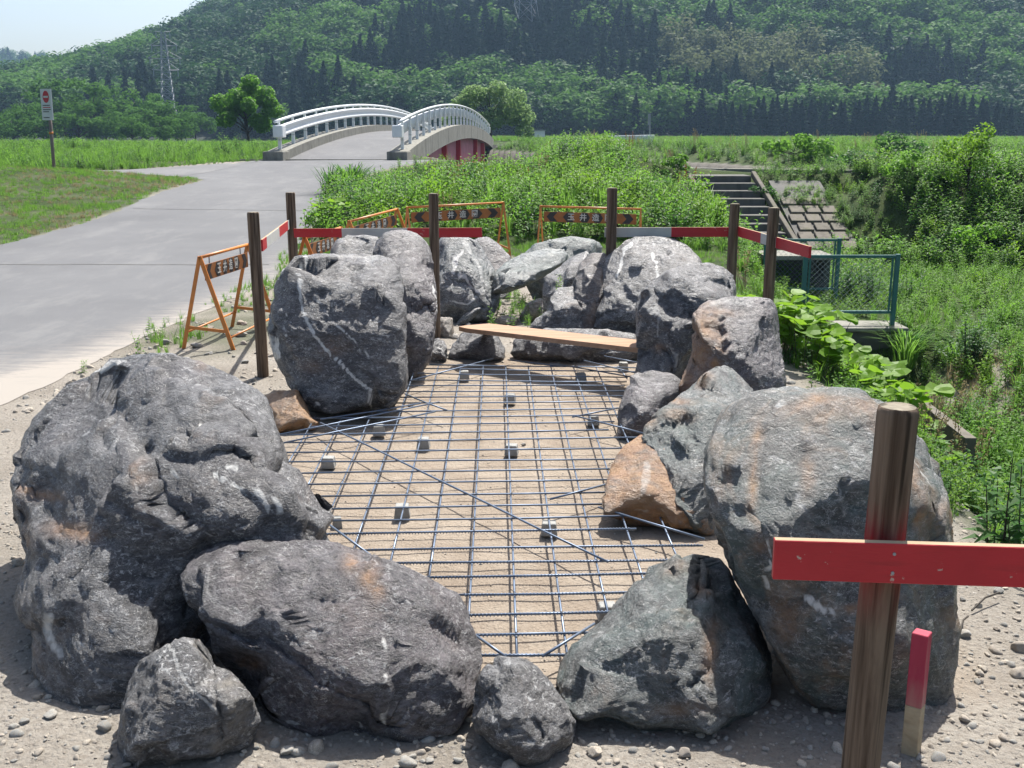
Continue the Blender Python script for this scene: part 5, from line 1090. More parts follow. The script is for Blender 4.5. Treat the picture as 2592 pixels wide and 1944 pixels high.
# ------------------------------------------------------------------ green frames and culvert
def frame(u0, v0, u1, v1, zt, h_, label, foot):
    a = PZ(u0, v0, zt); b = PZ(u1, v1, zt); rt = empty('mesh_fence_panel', (a[0], a[1], zt - h_), label, 'fence panel', 'green mesh fence panels at the culvert')
    d = b - a; L = np.linalg.norm(d); d /= L; up = np.array([0, 0, 1.])
    for p_, ft in ((a, foot[0]), (b, foot[1])): MB().box(p_ - up * (ft / 2) + up * .02, (.055, .055, ft), bev=.004).obj('post', M['green'], rt)
    for dz in (-.01, -h_): MB().beam(a + up * dz, b + up * dz, .036, .036).obj('rail', M['green'], rt)
    for p_, s_ in ((a, 1), (b, -1)): MB().beam(p_ + d * s_ * .06, p_ + d * s_ * .06 - up * h_, .022, .022, d).obj('inner_bar', M['green'], rt)
    m = MB(); st = .075; k = int((L + h_) / st)
    for i in range(k):
        for s_ in (1, -1):
            x0 = -h_ + i * st if s_ > 0 else i * st
            q0, q1 = (x0, 0), (x0 + s_ * h_, h_)
            pts = []
            for t in np.linspace(0, 1, 25):
                X_, Z_ = lerp(q0[0], q1[0], t), lerp(q0[1], q1[1], t)
                if .06 < X_ < L - .06: pts.append(a + d * X_ - up * (h_ - Z_))
            if len(pts) > 1: m.tube([pts[0], pts[-1]], .0018, 3, cap=False)
    o = m.obj('wire_mesh', M['wire'], rt); o['kind'] = 'stuff'; return a, b
fa, fb = frame(2040, 647, 2273, 647, .2, .74, 'front green framed mesh panel above the concrete headwall', (1.0, 1.0))
ga, gb = frame(1940, 606, 2125, 606, .2, .74, 'rear green framed mesh panel partly behind the board and post', (1.1, 1.1))
hw = empty('culvert_headwall', (0, 0, 0), 'dark mossy concrete headwall block under the green frame', 'headwall')
a = PZ(2135, 838, -.76); b = PZ(2293, 838, -.76); hw.location = ((a[0] + b[0]) / 2, a[1], -1.2)
MB().box(((a[0] + b[0]) / 2, a[1] + .25, -1.2), (b[0] - a[0], .5, .9), bev=.012).obj('wall', M['conc_dark'], hw)
MB().box(((a[0] + b[0]) / 2, a[1] + .22, -.735), (b[0] - a[0] + .03, .56, .05), bev=.008).obj('coping', M['conc'], hw)
ch = empty('ditch_channel', (3.4, 8, -.8), 'narrow concrete ditch edge running through the weeds behind the foreground boulder', 'ditch edge')
p0, p1 = PZ(2316, 1032, -.80), PZ(2440, 1130, -.80); dv = (p1 - p0); p2 = p1 + dv * .8; 
MB().beam(p0 - dv * .3 - [0, 0, .06], p1 + dv * .1 - [0, 0, .06], .09, .34).obj('edge_wall', M['conc_pave'], ch)
MB().beam(p0 - dv * .3 + [-.45, -.1, -.06], p1 + [-.45, -.1, -.06], .11, .34).obj('edge_wall', M['conc_dark'], ch)
# dark drain box left of the front panel
dr = empty('drain_box', (0, 0, 0), 'dark open concrete drain box behind the green front panel', 'drain box'); p = PZ(2005, 690, -.35); dr.location = p.tolist()
MB().box(p + [0, .3, .0], (.9, .08, .5)).obj('back_wall', M['conc_dark'], dr); MB().box(p + [-.45, 0, 0], (.08, .6, .5)).obj('side_wall', M['conc_dark'], dr); MB().box(p + [.45, 0, 0], (.08, .6, .5)).obj('side_wall', M['conc_dark'], dr); MB().box(p + [0, .0, .27], (1.05, .75, .06)).obj('lid_edge', M['conc'], dr)
# ------------------------------------------------------------------ plants
def leaf(V, F, base, d, up, L, W, droop, Rn, rv):
    d = np.array(d, float); d /= np.linalg.norm(d); s = np.cross(d, up); s /= np.linalg.norm(s) + 1e-9; b = len(V); base = np.array(base, float)
    m = base + d * L * .45 + np.array([0, 0, droop * .1 * L]); t = base + d * L - np.array([0, 0, droop * L * .55])
    V += [base, m + s * W, m - np.array([0, 0, W * .35]), m - s * W, t]; F += [[b, b + 1, b + 4, b + 2], [b, b + 2, b + 4, b + 3]]; Rn += [rv] * 5
def plant(name, kind, rs, mat, stem):
    V, F, Rn = [], [], []
    def st(p0, p1, r):
        b = len(V); p0, p1 = np.array(p0, float), np.array(p1, float)
        for p_, q in ((p0, r), (p1, r * .4)):
            for k in range(3): V.append(p_ + q * np.array([math.cos(k * 2.09), math.sin(k * 2.09), 0])); Rn.append(.2)
        for k in range(3): F.append([b + k, b + (k + 1) % 3, b + 3 + (k + 1) % 3, b + 3 + k]); SM.append(len(F) - 1)
    SM = []
    if kind == 'weed':
        for s_ in range(rs.randint(2, 5)):
            bx, by = rs.normal(0, .10, 2); h = rs.uniform(.6, 1.0); tx, ty = bx + rs.normal(0, .10), by + rs.normal(0, .10); st((bx, by, -.05), (tx, ty, h), .010)
            k = 13
            for i in range(k):
                f = .12 + .88 * i / (k - 1); a = i * 2.4 + rs.rand(); L = (.24 - .10 * f) * rs.uniform(.8, 1.2)
                el = .25 + .5 * f; leaf(V, F, (lerp(bx, tx, f), lerp(by, ty, f), h * f), (math.cos(a), math.sin(a), el), (0, 0, 1), L * 1.15, L * .23, rs.uniform(.3, .9), Rn, rs.rand())
    if kind == 'grass':
        for i in range(22):
            a = rs.uniform(0, 6.28); r = rs.rand() * .12; L = rs.uniform(.5, 1.0); ln = rs.uniform(.15, .6); w_ = .012; b = len(V); ca, sa = math.cos(a), math.sin(a)
            p0 = np.array([ca * r, sa * r, -.03]); p1 = p0 + [ca * ln * .3 * L, sa * ln * .3 * L, L * .6]; p2 = p0 + [ca * ln * L, sa * ln * L, L * rs.uniform(.75, .98)]; s_ = np.array([-sa, ca, 0]) * w_
            V += [p0 - s_, p0 + s_, p1 + s_ * .9, p1 - s_ * .9, p2]; Rn += [rs.rand()] * 5; F += [[b, b + 1, b + 2, b + 3], [b + 3, b + 2, b + 4]]
    if kind == 'turf':
        for i in range(30):
            a = rs.uniform(0, 6.28); x_, y_ = rs.normal(0, .28, 2); L = rs.uniform(.4, 1.0); w_ = .035; b = len(V); ca, sa = math.cos(a), math.sin(a); ln = rs.uniform(.1, .7)
            p0 = np.array([x_, y_, -.05]); p2 = p0 + [ca * ln * L, sa * ln * L, L]; s_ = np.array([-sa, ca, 0]) * w_
            V += [p0 - s_, p0 + s_, p2]; Rn += [rs.rand()] * 3; F += [[b, b + 1, b + 2]]
    if kind == 'arch':
        for i in range(70):
            a = rs.uniform(0, 6.28); r = rs.rand() * .18; L = rs.uniform(.7, 1.1); ln = rs.uniform(.3, .85); w_ = .016; ca, sa = math.cos(a), math.sin(a); s_ = np.array([-sa, ca, 0]) * w_; b = len(V)
            for t in (0, .35, .7, 1.0):
                p_ = np.array([ca * r, sa * r, 0]) + np.array([ca * ln * t * t * L, sa * ln * t * t * L, L * (t - .42 * t ** 3)]); q = 1 - t * .85; V += [p_ - s_ * q, p_ + s_ * q]; Rn += [rs.rand() * .0 + (i % 7) / 7] * 2
            for k in range(3): F.append([b + 2 * k, b + 2 * k + 1, b + 2 * k + 3, b + 2 * k + 2])
    if kind == 'broad':
        for s_ in range(6):
            bx, by = rs.normal(0, .22, 2); h = rs.uniform(.35, .95); st((bx * .5, by * .5, -.05), (bx, by, h), .010)
            for i in range(3):
                a = rs.uniform(0, 6.28); r = rs.uniform(.10, .17); c_ = np.array([bx, by, h]) + np.array([math.cos(a) * r * 1.0, math.sin(a) * r * 1.0, rs.uniform(-.05, .04)])
                nn = np.array([rs.normal(0, .35), rs.normal(0, .35) - .25, 1]); nn /= np.linalg.norm(nn); e = np.cross(nn, [math.cos(a), math.sin(a), 0]); e /= np.linalg.norm(e); g_ = np.cross(e, nn); b = len(V); rv = rs.rand()
                V.append(c_ - nn * r * .12); Rn.append(rv)
                for q in range(9):
                    t = 2 * math.pi * q / 9; rr_ = r * (1.25 if q == 0 else (.72 if q in (4, 5) else 1.0)); V.append(c_ + (g_ * math.cos(t) + e * math.sin(t)) * rr_ + nn * r * rs.normal(0, .06)); Rn.append(rv)
                for q in range(9): F.append([b, b + 1 + q, b + 1 + (q + 1) % 9])
    if kind == 'seed':
        for s_ in range(5):
            bx, by = rs.normal(0, .10, 2); h = rs.uniform(.7, 1.0); tx, ty = bx + rs.normal(0, .10), by + rs.normal(0, .1); st((bx, by, -.05), (tx, ty, h), .007)
            for i in range(34):
                f = rs.uniform(.5, 1); a = rs.uniform(0, 6.28); r = .05 * (1.15 - f); c_ = np.array([lerp(bx, tx, f) + math.cos(a) * r, lerp(by, ty, f) + math.sin(a) * r, h * f]); leaf(V, F, c_, rs.normal(size=3) + [0, 0, .8], (0.3, 1, 0), .035, .012, .2, Rn, rs.rand())
    if kind == 'shrub':
        for s_ in range(9):
            a = rs.uniform(0, 6.28); ln = rs.uniform(.1, .5); h = rs.uniform(.5, 1.0) * (1.1 - ln); p1 = np.array([math.cos(a) * ln, math.sin(a) * ln, h]); st((0, 0, -.05), p1, .012)
            for i in range(26):
                f = rs.uniform(.25, 1.05); c_ = p1 * f + rs.normal(0, .07, 3); aa = rs.uniform(0, 6.28); leaf(V, F, c_, (math.cos(aa), math.sin(aa), rs.uniform(-.1, .6)), (0, 0, 1), .095, .030, .4, Rn, rs.rand())
    mi = np.zeros(len(F), int); mi[SM] = 1
    o = mk(name, V, F, [mat, stem], None, False, mi, link=False); attr(o, 'rnd', np.array(Rn)); return o
rs = np.random.RandomState(23)
K = {}
K['weed'] = [plant('weed_a%d' % k, 'weed', rs, M['leaf_weed'], M['stem']) for k in range(5)]
K['weedd'] = [plant('weed_b%d' % k, 'weed', rs, M['leaf_dark'], M['stem_dark']) for k in range(2)]
K['weedl'] = [plant('weed_c%d' % k, 'weed', rs, M['leaf_lime'], M['stem']) for k in range(2)]
K['grass'] = [plant('tuft_a%d' % k, 'grass', rs, M['leaf_grass'], M['stem']) for k in range(4)]
K['turf'] = [plant('turf_a%d' % k, 'turf', rs, M['leaf_grass'], M['stem']) for k in range(4)]
K['turfdry'] = [plant('turf_b%d' % k, 'turf', rs, M['leaf_dry'], M['stem']) for k in range(2)]
K['arch'] = [plant('arch_a%d' % k, 'arch', rs, M['leaf_grass'], M['stem']) for k in range(2)]
K['archd'] = [plant('arch_b%d' % k, 'arch', rs, M['leaf_dark'], M['stem']) for k in range(1)]
K['broad'] = [plant('broad_a%d' % k, 'broad', rs, M['leaf_lime'], M['stem']) for k in range(4)]
K['seedr'] = [plant('seed_a%d' % k, 'seed', rs, M['leaf_rust'], M['leaf_dry']) for k in range(2)]
K['seedd'] = [plant('seed_b%d' % k, 'seed', rs, M['leaf_dry'], M['leaf_dry']) for k in range(2)]
K['shrub'] = [plant('shrub_a%d' % k, 'shrub', rs, M['leaf_weed'], M['stem_dark']) for k in range(3)]
K['shrubl'] = [plant('shrub_b%d' % k, 'shrub', rs, M['leaf_lime'], M['stem_dark']) for k in range(2)]
K['shrubd'] = [plant('shrub_c%d' % k, 'shrub', rs, M['leaf_dark'], M['stem_dark']) for k in range(2)]
def zone(name, label, mix, x0, x1, y0, y1, dens, cond, hs, seed, hf=None, stretch=1.0):
    """mix: [(kind, weight)]"""
    rs_ = np.random.RandomState(seed); n_ = int((x1 - x0) * (y1 - y0) * dens); x = rs_.uniform(x0, x1, n_); y = rs_.uniform(y0, y1, n_)
    m = cond(x, y); x, y = x[m], y[m]; n_ = len(x); objs = []; st_ = []; 
    seen = {}
    for k, w_ in mix:
        if k not in seen: seen[k] = len(objs); objs += K[k]
        st_.append((seen[k], len(K[k]), w_))
    wt = np.array([s_[2] for s_ in st_], float); wt /= wt.sum()
    ch = rs_.choice(len(st_), n_, p=wt)
    # clumping: neighbours tend to be of one kind
    cl = (n2(x, y, .9, seed, 2) * 2.2 + rs_.normal(0, .35, n_)); cdf = np.cumsum(wt); q = np.clip(.5 + cl * .5, 0, .999); ch = np.searchsorted(cdf, q)
    idx = np.array([st_[c_][0] + rs_.randint(0, st_[c_][1]) for c_ in ch])
    z = height(x, y, True) - .01; S = rs_.uniform(hs[0], hs[1], n_) * (1 + .35 * n2(x, y, .6, seed + 3)) * (hf(x, y) if hf else 1)
    return scatter(name, label, objs, np.stack([x, y, z], 1), np.stack([S, S, S * stretch], 1), rs_.uniform(0, 6.28, n_), idx, .14, rs_)
edgef = lambda y: np.interp(y, [0, 3.6, 8, 12, 15, 15.5, 40], [1.95, 1.95, 2.05, 2.3, 2.4, -3, -3])
steps_free = lambda x, y: ~((x > 4.05) & (x < 6.0) & (y > 20.3) & (y < 26.4))
pav = lambda x, y, r=.9: ~((((x > 6.05) & (x < 6.35 + (24.6 - y) * .36)) | ((x > 3.5) & (x < 4.1) & (y < 23))) & (y > 21) & (y < 23.5) & (n2(x, y, 1.3, 88) < .2))
wn = lambda x, y: (y - crestY(x)) * .8
hbank = lambda x, y: (1 - .5 * sm(2.4, 3.4, x) * sm(9, 7.5, x) * sm(-4, -1.5, wn(x, y))) * (1 - .3 * sm(1.2, 0, x) * sm(24, 30, y))
mound = lambda x, y: ~((x > 2.9) & (x < 8.5) & (wn(x, y) > -.9)) & (x > np.interp(y, YR, XR) + .25 + .25 * n2(x, y, 1, 3)) & (wn(x, y) < 1.7) & steps_free(x, y) & pav(x, y) & (y > 15.6 - .35 * np.abs(x - .5) * 0)
zone('bank_weeds', 'thick leafy green weeds covering the river bank between the road and the steps', [('weedd', 1.2), ('weed', 5), ('grass', 2.2), ('weedl', 1.6)], -4.5, 6.2, 15.4, 42, 20, mound, (.40, .66), 201, hbank)
zone('bank_seed_stalks', 'reddish brown seed stalks standing among the bank weeds', [('seedr', 1), ('seedd', 1)], -3.5, 5, 16, 34, .5, lambda x, y: mound(x, y) & (n2(x, y, .5, 55) > .0), (.5, .7), 202)
zone('right_bank_weeds', 'leafy weeds and shrubs on the bank to the right of the steps', [('weed', 5), ('weedd', 1.2), ('shrub', 2), ('weedl', 1.5)], 6, 22, 17.5, 26, 26, lambda x, y: (wn(x, y) < 1.7) & (y > crestY(x) - 4.6 - .25 * (x - 6) * 0) & pav(x, y), (.42, .70), 203, hbank)
zone('meadow_grass', 'bright green meadow grass and small weeds in the low ground right of the ring', [('grass', 3), ('weed', 4), ('grass', 2), ('weedl', .8)], 2.5, 16, 8.5, 21.5, 40, lambda x, y: (x > edgef(y) + .6) & (y < crestY(x) - 3.4) & ~((x > 3.95) & (x < 5.05) & (y > 10.6) & (y < 13.6)), (.20, .36), 204)
dry = lambda x, y: (((x - 6.2) / 2.2) ** 2 + ((y - 11.0) / 1.3) ** 2 < 1) | (np.abs(x - 3.25 - .05 * (9 - y)) < .18) & (y > 4) & (y < 9.5)
zone('dry_litter', 'brown dry stalks and litter on the bare patch by the headwall', [('turfdry', 3), ('seedd', .4)], 3, 9, 4, 13, 60, lambda x, y: dry(x, y), (.10, .18), 205)
nearz = lambda x, y: ~((x > 3.95) & (x < 5.05) & (y > 10.6) & (y < 13.6)) & (x > edgef(y) + .12 + .2 * n2(x, y, 2, 7)) & ~(dry(x, y) & (n2(x, y, 3, 8) < .25))
zone('near_weeds', 'tall leafy weeds and grass right behind the foreground boulder', [('weed', 5), ('grass', 2.2), ('weedd', 1.5), ('weedl', 1.4)], 1.9, 8.5, 1.8, 11, 62, nearz, (.22, .38), 206, lambda x, y: 1 - .35 * sm(3.2, 1.9, x))
zone('near_seed_stalks', 'thin tan seed stalks rising from the weeds on the right', [('seedd', 2), ('seedr', 1)], 2.6, 7.5, 3, 12, 2.2, lambda x, y: nearz(x, y) & (n2(x, y, .8, 56) > -.1), (.5, .75), 207)
zone('vine_leaves', 'large yellow green vine leaves spilling down beside the rocks on the right', [('broad', 1)], 2.0, 3.6, 6.6, 10.2, 17, lambda x, y: (((x - 2.72) / .62) ** 2 + ((y - 8.2) / 1.35) ** 2 < 1), (.34, .50), 208)
zone('vine_leaves_near', 'scattered broad yellow green leaves at the edge of the gravel on the right', [('broad', 1)], 2.0, 4.2, 3.2, 7.0, 1.5, nearz, (.20, .30), 209)
zone('short_grass', 'short sunny grass between the barricades and the weeds', [('grass', 1), ('turf', 3)], -2.6, 3.2, 10.9, 16.4, 42, lambda x, y: (y > 12.4 + .5 * n2(x, y, 1, 2) - 1.2 * (x > 1.6)) & (x > np.interp(y, YR, XR) + .15) & ((y > 13.9) | (x > 1.2) | (n2(x, y, 1.5, 66) > .05)), (.07, .13), 210)
zone('verge_grass', 'small weeds along the broken edge of the asphalt', [('grass', 2), ('turf', 1), ('weed', 1)], -4.2, -1.8, 5.8, 15.5, 60, lambda x, y: (np.abs(x - np.interp(y, YR, XR) - .22) < .30 * sm(6.2, 9, y) + .05 + .16 * n2(x, y, 1.4, 12)) & (n2(x, y, 1.1, 13) > -.18 + .3 * (y < 8)), (.08, .17), 211)
zone('island_grass', 'short mown yellowish green grass on the mound left of the road', [('turf', 5), ('turfdry', 2.2), ('grass', .4)], -24, -7.3, 13.5, 29, 48, lambda x, y: (x < np.interp(y, YL, XL) - .05 + .12 * n2(x, y, 1.5, 14)) & (y < sideL(x) - .1), (.06, .13), 212)
zone('field_grass', 'tall green grass in the field left of the bridge', [('grass', 3), ('turf', 1.5), ('weed', 2.5), ('weedd', 1)], -34, -8.6, 29.8, 62, 11, lambda x, y: (y > sideU(x) + .15) & (x > -.52 * y - 2) & (x < -9.2 + .053 * (y - 38.5)), (.22, .42), 213, lambda x, y: 1 + .8 * n2(x, y, .12, 77) + .5 * sm(38, 55, y))
zone('far_field_grass', 'far part of the green field up to the trees', [('grass', 3), ('turf', 2), ('shrub', .5)], -80, -4, 60, 138, 3, lambda x, y: (x > -.55 * y) & (x < -9.5 + .053 * (y - 38.5)) , (.28, .5), 214)
zone('field_fringe', 'low weeds along the side road left of the bridge kerb', [('weed', 2), ('grass', 2), ('shrub', 1)], -30, -8.4, 29.8, 39.5, 9, lambda x, y: (y > sideU(x) + .1) & (y < sideU(x) + 1.2) & (x < -9.0), (.14, .3), 215)
zone('far_bank_grass', 'bright grass and dark bushes topping the far river bank', [('grass', 5), ('weed', 3), ('shrub', 2), ('weedd', 1.2)], -4, 44, 28, 80, 5, lambda x, y: (y - farY(x) > 1.8) & (y - farY(x) < 22) & (x < .56 * y) & (x > -.06 * y + 1.2), (.40, .68), 216)
zone('far_plain_grass', 'pale grass plain beyond the far bank up to the hill foot', [('grass', 3), ('turf', 2), ('seedd', .4)], -10, 110, 60, 200, .8, lambda x, y: (y - farY(x) > 18) & (x < .56 * y) & (x > -.09 * y), (.3, .55), 217)
zone('far_seed_stalks', 'thin dry stalks sticking up along the top of the far bank', [('seedd', 1)], 2, 44, 32, 70, .16, lambda x, y: (y - farY(x) > 5) & (y - farY(x) < 16) & (x < .56 * y) & (x > 0), (.7, 1.1), 218)
zone('stone_gap_weeds', 'shaded weeds growing under the tilted slab', [('grass', 1), ('weed', 1)], -.2, 1.4, 9.2, 11.2, 40, lambda x, y: (x + .1 < y - 8.6), (.12, .22), 219)
zone('paving_weeds', 'small weeds growing through the slope paving by the steps', [('turf', 1), ('grass', 1), ('weed', 1)], 2.7, 7.4, 20.8, 25, 16, lambda x, y: (n2(x, y, 1.1, 91) > -.12) & steps_free(x, y), (.12, .26), 220)
zone('ditch_weeds', 'low weeds at the foot of the concrete headwall', [('turf', 1), ('weed', 1)], 3.9, 5.1, 10.6, 13.3, 26, lambda x, y: x > 0, (.08, .16), 221)
def pt_thing(name, label, cat, kinds, u, v, Y, n_, spread, S, seed, group=None, zoff=-.02, stretch=1.0):
    rs_ = np.random.RandomState(seed); p = PY(u, v, Y); z = gz(p[0], Y); root = empty(name, (p[0], Y, z + zoff), label, cat, group)
    src_ = [K[k][j] for k in kinds for j in range(len(K[k]))]
    V, F, Rn, MI = [], [], [], []; mats = []
    for k in range(n_):
        s_ = src_[rs_.randint(len(src_))]; me = s_.data; co = np.empty(len(me.vertices) * 3); me.vertices.foreach_get('co', co); co = co.reshape(-1, 3) * rs_.uniform(S[0], S[1]) * [1, 1, stretch]
        a = rs_.uniform(0, 6.28); off = rs_.normal(0, spread, 2); co = np.stack([co[:, 0] * math.cos(a) - co[:, 1] * math.sin(a) + off[0], co[:, 0] * math.sin(a) + co[:, 1] * math.cos(a) + off[1], co[:, 2]], 1)
        r_ = np.empty(len(me.vertices), np.float32); me.attributes['rnd'].data.foreach_get('value', r_); b = len(V); V += co.tolist(); Rn += r_.tolist()
        for m_ in me.materials:
            if m_ not in mats: mats.append(m_)
        for f_ in me.polygons: F.append([b + i for i in f_.vertices]); MI.append(mats.index(me.materials[f_.material_index]))
    o = mk('foliage', V, F, mats, root, False, MI, local=True); attr(o, 'rnd', np.array(Rn)); return root
def bush(name, label, u, v, Y, w_, h_, mat, nleaf, leaf_, seed, nl=9, cat='shrub', trunk=True):
    rr = np.random.RandomState(seed); p = PY(u, v, Y); lm = []
    for k in range(nl):
        a = rr.uniform(0, 6.28); z = rr.uniform(.12, .9) * h_; r_ = w_ * rr.rand() ** .6 * math.sqrt(max(.1, 1.05 - (z / h_) ** 1.5)); q = rr.uniform(.16, .3) * w_ + .05; lm.append((math.cos(a) * r_, math.sin(a) * r_ * .8, z, q, q * .7))
    return limb_tree(name, (p[0], Y, gz(p[0], Y) - .05), h_, w_ * .8, mat, label, cat, seed, nleaf, leaf_, .12, None, lm, 5)
bush('sapling', 'airy yellow green sapling standing highest on the right bank', 2440, 560, 22.3, .8, 1.5, M['leaf_lime'], 1500, .042, 301, 17)
bush('bush', 'lower yellow green bush left of the tall sapling on the right bank', 2300, 545, 22.8, .6, .9, M['leaf_weed'], 1200, .042, 302, 12)
bush('bush', 'dark leafy bush at the foot of the right bank below the tall sapling', 2450, 560, 20.3, .75, .7, M['leaf_weed'], 1500, .05, 303, 14)
bush('bush', 'rounded green bush right of the top of the steps', 1935, 500, 24.0, .42, .55, M['leaf_dark'], 900, .04, 304)
bush('bush', 'rounded green bush left of the top of the steps', 1715, 460, 25.0, .38, .55, M['leaf_weed'], 800, .04, 305)
bush('bush', 'large dark bush on the grassy slope of the far bank', 2240, 380, 38, 2.0, 1.2, M['leaf_dark'], 1600, .09, 330)
bush('bush', 'dark bush on the far bank slope right of the middle', 2010, 380, 42, 1.6, 1.1, M['leaf_weed'], 1400, .09, 331)
pt_thing('bush', 'leafy bush hanging over the lower left side of the steps', 'shrub', ['weedl', 'weed'], 1780, 590, 21.4, 5, .25, (.5, .7), 306)
pt_thing('bush', 'light green clump crowning the weedy bank above the barricades', 'shrub', ['grass', 'weedl'], 1447, 352, 33, 7, .35, (.8, 1.0), 307)
pt_thing('grass_clump', 'dark arching clump of tall grass right of the green fence panel', 'grass clump', ['archd', 'arch'], 2350, 770, 12.6, 4, .22, (.65, .85), 308)
pt_thing('plant', 'dark upright bushy plant right of the arching grass clump', 'plant', ['shrubd'], 2472, 800, 11.9, 3, .08, (.5, .62), 309, stretch=1.15)
pt_thing('grass_clump', 'tall grass clump where the bank weeds meet the road bend', 'grass clump', ['arch', 'archd'], 850, 470, 24, 5, .35, (.9, 1.2), 310)
pt_thing('plant', 'dark green plant with long pointed leaves at the far right edge of the gravel', 'plant', ['weedd'], 2540, 1380, 4.15, 3, .10, (.42, .55), 311)
pt_thing('plant', 'bright young weed sprouting between the slab and the peaked rock', 'plant', ['weedl'], 1413, 722, 8.9, 1, .0, (.18, .2), 312, zoff=.40)
pt_thing('bush', 'yellow green leafy clump at the near corner of the bank weeds by the road', 'shrub', ['broad', 'weedl'], 850, 600, 17.2, 5, .35, (.45, .6), 313)
for k, (u, v, s_) in enumerate(((560, 395, 1.0), (470, 400, .8), (645, 385, .9), (230, 400, .8))):
    pt_thing('bush', ('low dark bush in the field %s' % ('left of the bridge kerb', 'near the white marker stake', 'touching the left bridge kerb', 'behind the road sign')[k]), 'shrub', ['shrubd', 'shrub'], u, v, 44 + 3 * k if k < 3 else 48, 4, .5, (.8 * s_, 1.1 * s_), 320 + k)

# ------------------------------------------------------------------ loose stones
def stone_mat(name, a, b):
    n = N(name); v = n.coord(); oi = n.n('ShaderNodeObjectInfo'); c = n.mix(oi.outputs['Random'], a, b)
    c = n.mix(n.ramp(n.noise(14, 5, v, .7), [(.4, 0), (.7, .6)]), c, tuple(x * .5 for x in a)); c = n.mix(n.ramp(n.noise(5, 3, v), [(.5, 0), (.65, .7)]), c, (.40, .33, .26))
    return n.fin(c, .9, n.bump(n.noise(30, 5, v), .6, .006), 0, .25)
M['stone_tan'] = stone_mat('loose_stone', (.46, .41, .35), (.78, .70, .58))
M['stone_grey'] = stone_mat('loose_grey_stone', (.36, .36, .34), (.62, .60, .54))
def stone_src(k, lvl, seed, mat):
    q, F = ico(lvl); q = q.copy(); rs_ = np.random.RandomState(seed)
    for j in range(9):
        m = rs_.normal(size=3); m /= np.linalg.norm(m); e = q @ m - rs_.uniform(.5, .9); q = q - np.outer(np.where(e > 0, e * .95, 0), m)
    q = q * (1 + .12 * perlin(q * 1.5, seed))[:, None] * [1, rs_.uniform(.65, .95), rs_.uniform(.45, .75)]
    return mk(k, q, F, mat, None, True, link=False)
SS_ = [stone_src('stone_shape%d' % k, 3, 400 + k, M['stone_tan' if k % 2 else 'stone_grey']) for k in range(8)]
SSm = [stone_src('pebble_shape%d' % k, 2, 420 + k, M['stone_tan' if k % 3 else 'stone_grey']) for k in range(6)]
def put_stone(x, y, r, label, group, k, sink=.25):
    o = bpy.data.objects.new('stone', SS_[k % 8].data); COL.objects.link(o); z = float(height(np.array([x]), np.array([y]))[0])
    o.location = (x, y, z + r * (.55 - sink)); o.scale = (r, r, r * R.uniform(.8, 1.1)); o.rotation_euler = (R.uniform(-.3, .3), R.uniform(-.3, .3), R.uniform(0, 6.28)); tag(o, label, 'stone', group); return o
NS_ = [(126,1812,19,'rounded grey stone against the base of the leftmost giant boulder',2),(264,1842,20,'flat grey stone just left of the small pointed boulder',0),(321,1934,11,'small tan stone under the small pointed boulder, bottom left',1),(60,1830,14,'grey pebble in the shade at the lower left corner',4),(724,1898,22,'grey stone in front of the slab boulder, left one of a pair',2),(800,1885,24,'angular brown stone in front of the slab boulder, right one of a pair',3),(1033,1922,28,'big dusty grey stone left of the round white pebbles',4),(1184,1880,16,'cream stone touching the small rounded boulder on its left',5),(1166,1862,12,'little pinkish stone above the cream one',7),(1160,1916,13,'oval white pebble below the cream stone',6),(1086,1916,13,'white egg shaped pebble right of the dusty grey stone',2),(1290,1940,26,'broad pale stone cut by the bottom edge below the small rounded boulder',7),(1310,1918,14,'round pebble beneath the small rounded boulder',4),(1506,1906,24,'sharp triangular tan stone below the blue green boulder',5),(1733,1908,20,'cubic tan stone between the blue green boulder and the foreground post',3),(1936,1893,9,'tiny grey pebble left of the foreground post',0),(2440,1594,15,'rough stone at the right side of the mottled boulder',1),(2583,1640,24,'tan stone at the right picture edge by the weeds',3),(2579,1702,22,'flat brown stone below the tan one at the right edge',7),(2481,1702,13,'light stone on the gravel right of the stake',5),(532,832,13,'orange tinted stone under the nearest barricade',5),(612,846,18,'long grey stone beside the foot of the lone post',2),(498,876,15,'flat stone inside the legs of the nearest barricade',6),(420,868,14,'grey stone outside the left leg of the nearest barricade',0),(395,878,10,'brown stone nearest the asphalt by the barricade',3),(640,960,10,'flat pale pebble at the foot of the lone post',4),(1600,1325,8,'small stone at the tip of the rusty low rock',1),(1040,1015,9,'brown pebble under the bars by the square boulder',3),(1325,1113,7,'dark pebble right of a spacer block in mid grid',0)]
for (u, v, r_, lb, k) in NS_:
    p = PZ(u, v, .01); put_stone(p[0], p[1], r_ / FPX * float(np.linalg.norm(p - EYE)) * .98, lb, None, k)
zones_ = [((-2.6, -1.2, 7.0, 9.6), 34, (.02, .055), 'rough stone in the rubble between the asphalt edge and the lone post', 'rubble stones by the left post'),
          ((-1.9, 1.6, 2.45, 2.95), 26, (.010, .022), 'pebble on the gravel in the foreground shade of the ring', 'foreground pebbles'),
          ((1.45, 2.25, 2.6, 4.4), 26, (.012, .03), 'pebble on the sunny gravel right of the mottled boulder', 'pebbles right of the ring'),
          ((-2.6, -1.25, 2.8, 6.2), 30, (.012, .035), 'pebble on the bare ground left of the leftmost boulder', 'pebbles left of the ring'),
          ((-.2, 1.0, 8.3, 9.4), 16, (.03, .08), 'cream rubble stone on the sand behind the plank', 'rubble behind the plank')]
for (x0, x1, y0, y1), c_, (ra, rb), lb, g_ in zones_:
    for k in range(c_): put_stone(R.uniform(x0, x1), R.uniform(y0, y1), lerp(ra, rb, R.random() ** 2.2), lb, g_, R.randrange(8))
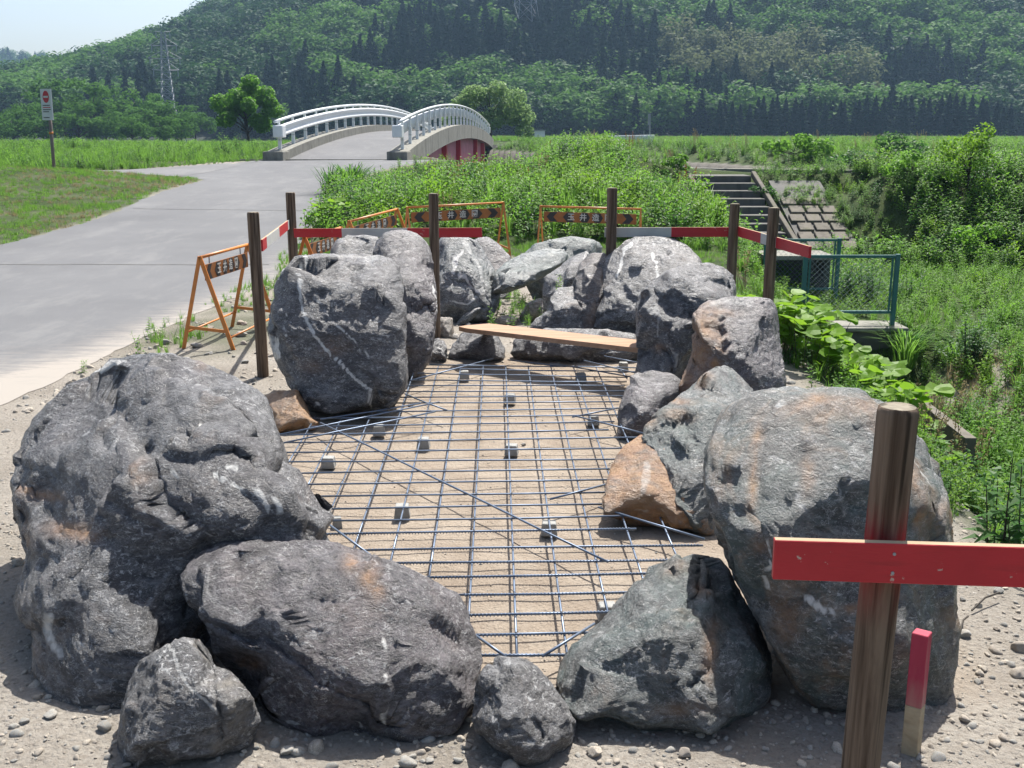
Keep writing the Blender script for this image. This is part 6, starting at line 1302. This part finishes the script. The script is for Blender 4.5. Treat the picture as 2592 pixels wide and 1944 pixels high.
def pebbles(name, label, x0, x1, y0, y1, dens, rr_, cond, seed):
    rs_ = np.random.RandomState(seed); n_ = int((x1 - x0) * (y1 - y0) * dens); x, y = rs_.uniform(x0, x1, n_), rs_.uniform(y0, y1, n_); m = cond(x, y); x, y = x[m], y[m]; n_ = len(x)
    S = rr_[0] + (rr_[1] - rr_[0]) * rs_.rand(n_) ** 4.5; z = height(x, y) + S * .02
    scatter(name, label, SSm, np.stack([x, y, z], 1), S, rs_.uniform(0, 6.28, n_), None, .4, rs_)
inpit = lambda x, y: (np.abs(x - .12) < 1.35) & (y > 3.1) & (y < 7.8)
pebbles('gravel', 'small loose gravel strewn over the dirt around the ring', -3.6, 2.6, 1.9, 5.2, 1300, (.002, .017), lambda x, y: ~inpit(x, y) & (n2(x, y, 1.6, 71) > -.35), 501)
pebbles('rubble', 'coarser rubble heaped around the feet of the front boulders', -2.0, 2.1, 2.35, 3.3, 330, (.006, .030), lambda x, y: n2(x, y, 2.2, 75) > -.25, 504)
pebbles('far_gravel', 'loose gravel and rubble around the back of the ring', -3.3, 2.3, 5.2, 13.5, 150, (.008, .045), lambda x, y: ~inpit(x, y) & (x > np.interp(y, YR, XR)) & (n2(x, y, .9, 72) > -.05), 502)
pebbles('pit_grit', 'fine grit scattered on the sand under the bars', -1.3, 1.6, 2.9, 8, 260, (.002, .009), lambda x, y: n2(x, y, 1.1, 73) > -.3, 503)
# twigs lying on the gravel at right
for k, (a, b, lb) in enumerate((((2460, 1545), (2530, 1500), 'thin dry twig lying on the gravel beyond the end of the red board'), ((2430, 1600), (2450, 1560), 'short twig beside the mottled boulder'))):
    p, q = PZ(*a, .02), PZ(*b, .03); o = MB().tube([p, (p + q) / 2 + [0, .01, .01], q], .004, 5).obj('twig', M['stem_dark']); tag(o, lb, 'twig')
# ------------------------------------------------------------------ haze over the valley
n = N('haze_air'); n.t.nodes.remove(n.b); pv = n.n('ShaderNodeVolumePrincipled'); pv.inputs['Color'].default_value = (.46, .70, 1.0, 1); pv.inputs['Density'].default_value = HAZE; pv.inputs['Anisotropy'].default_value = .25
n.l(pv.outputs[0], n.out.inputs['Volume'])
o = MB().box((-100, 480, 74), (2300, 1260, 156)).obj('haze', n.m); o['kind'] = 'stuff'; o['label'] = 'thin blue haze filling the valley air'
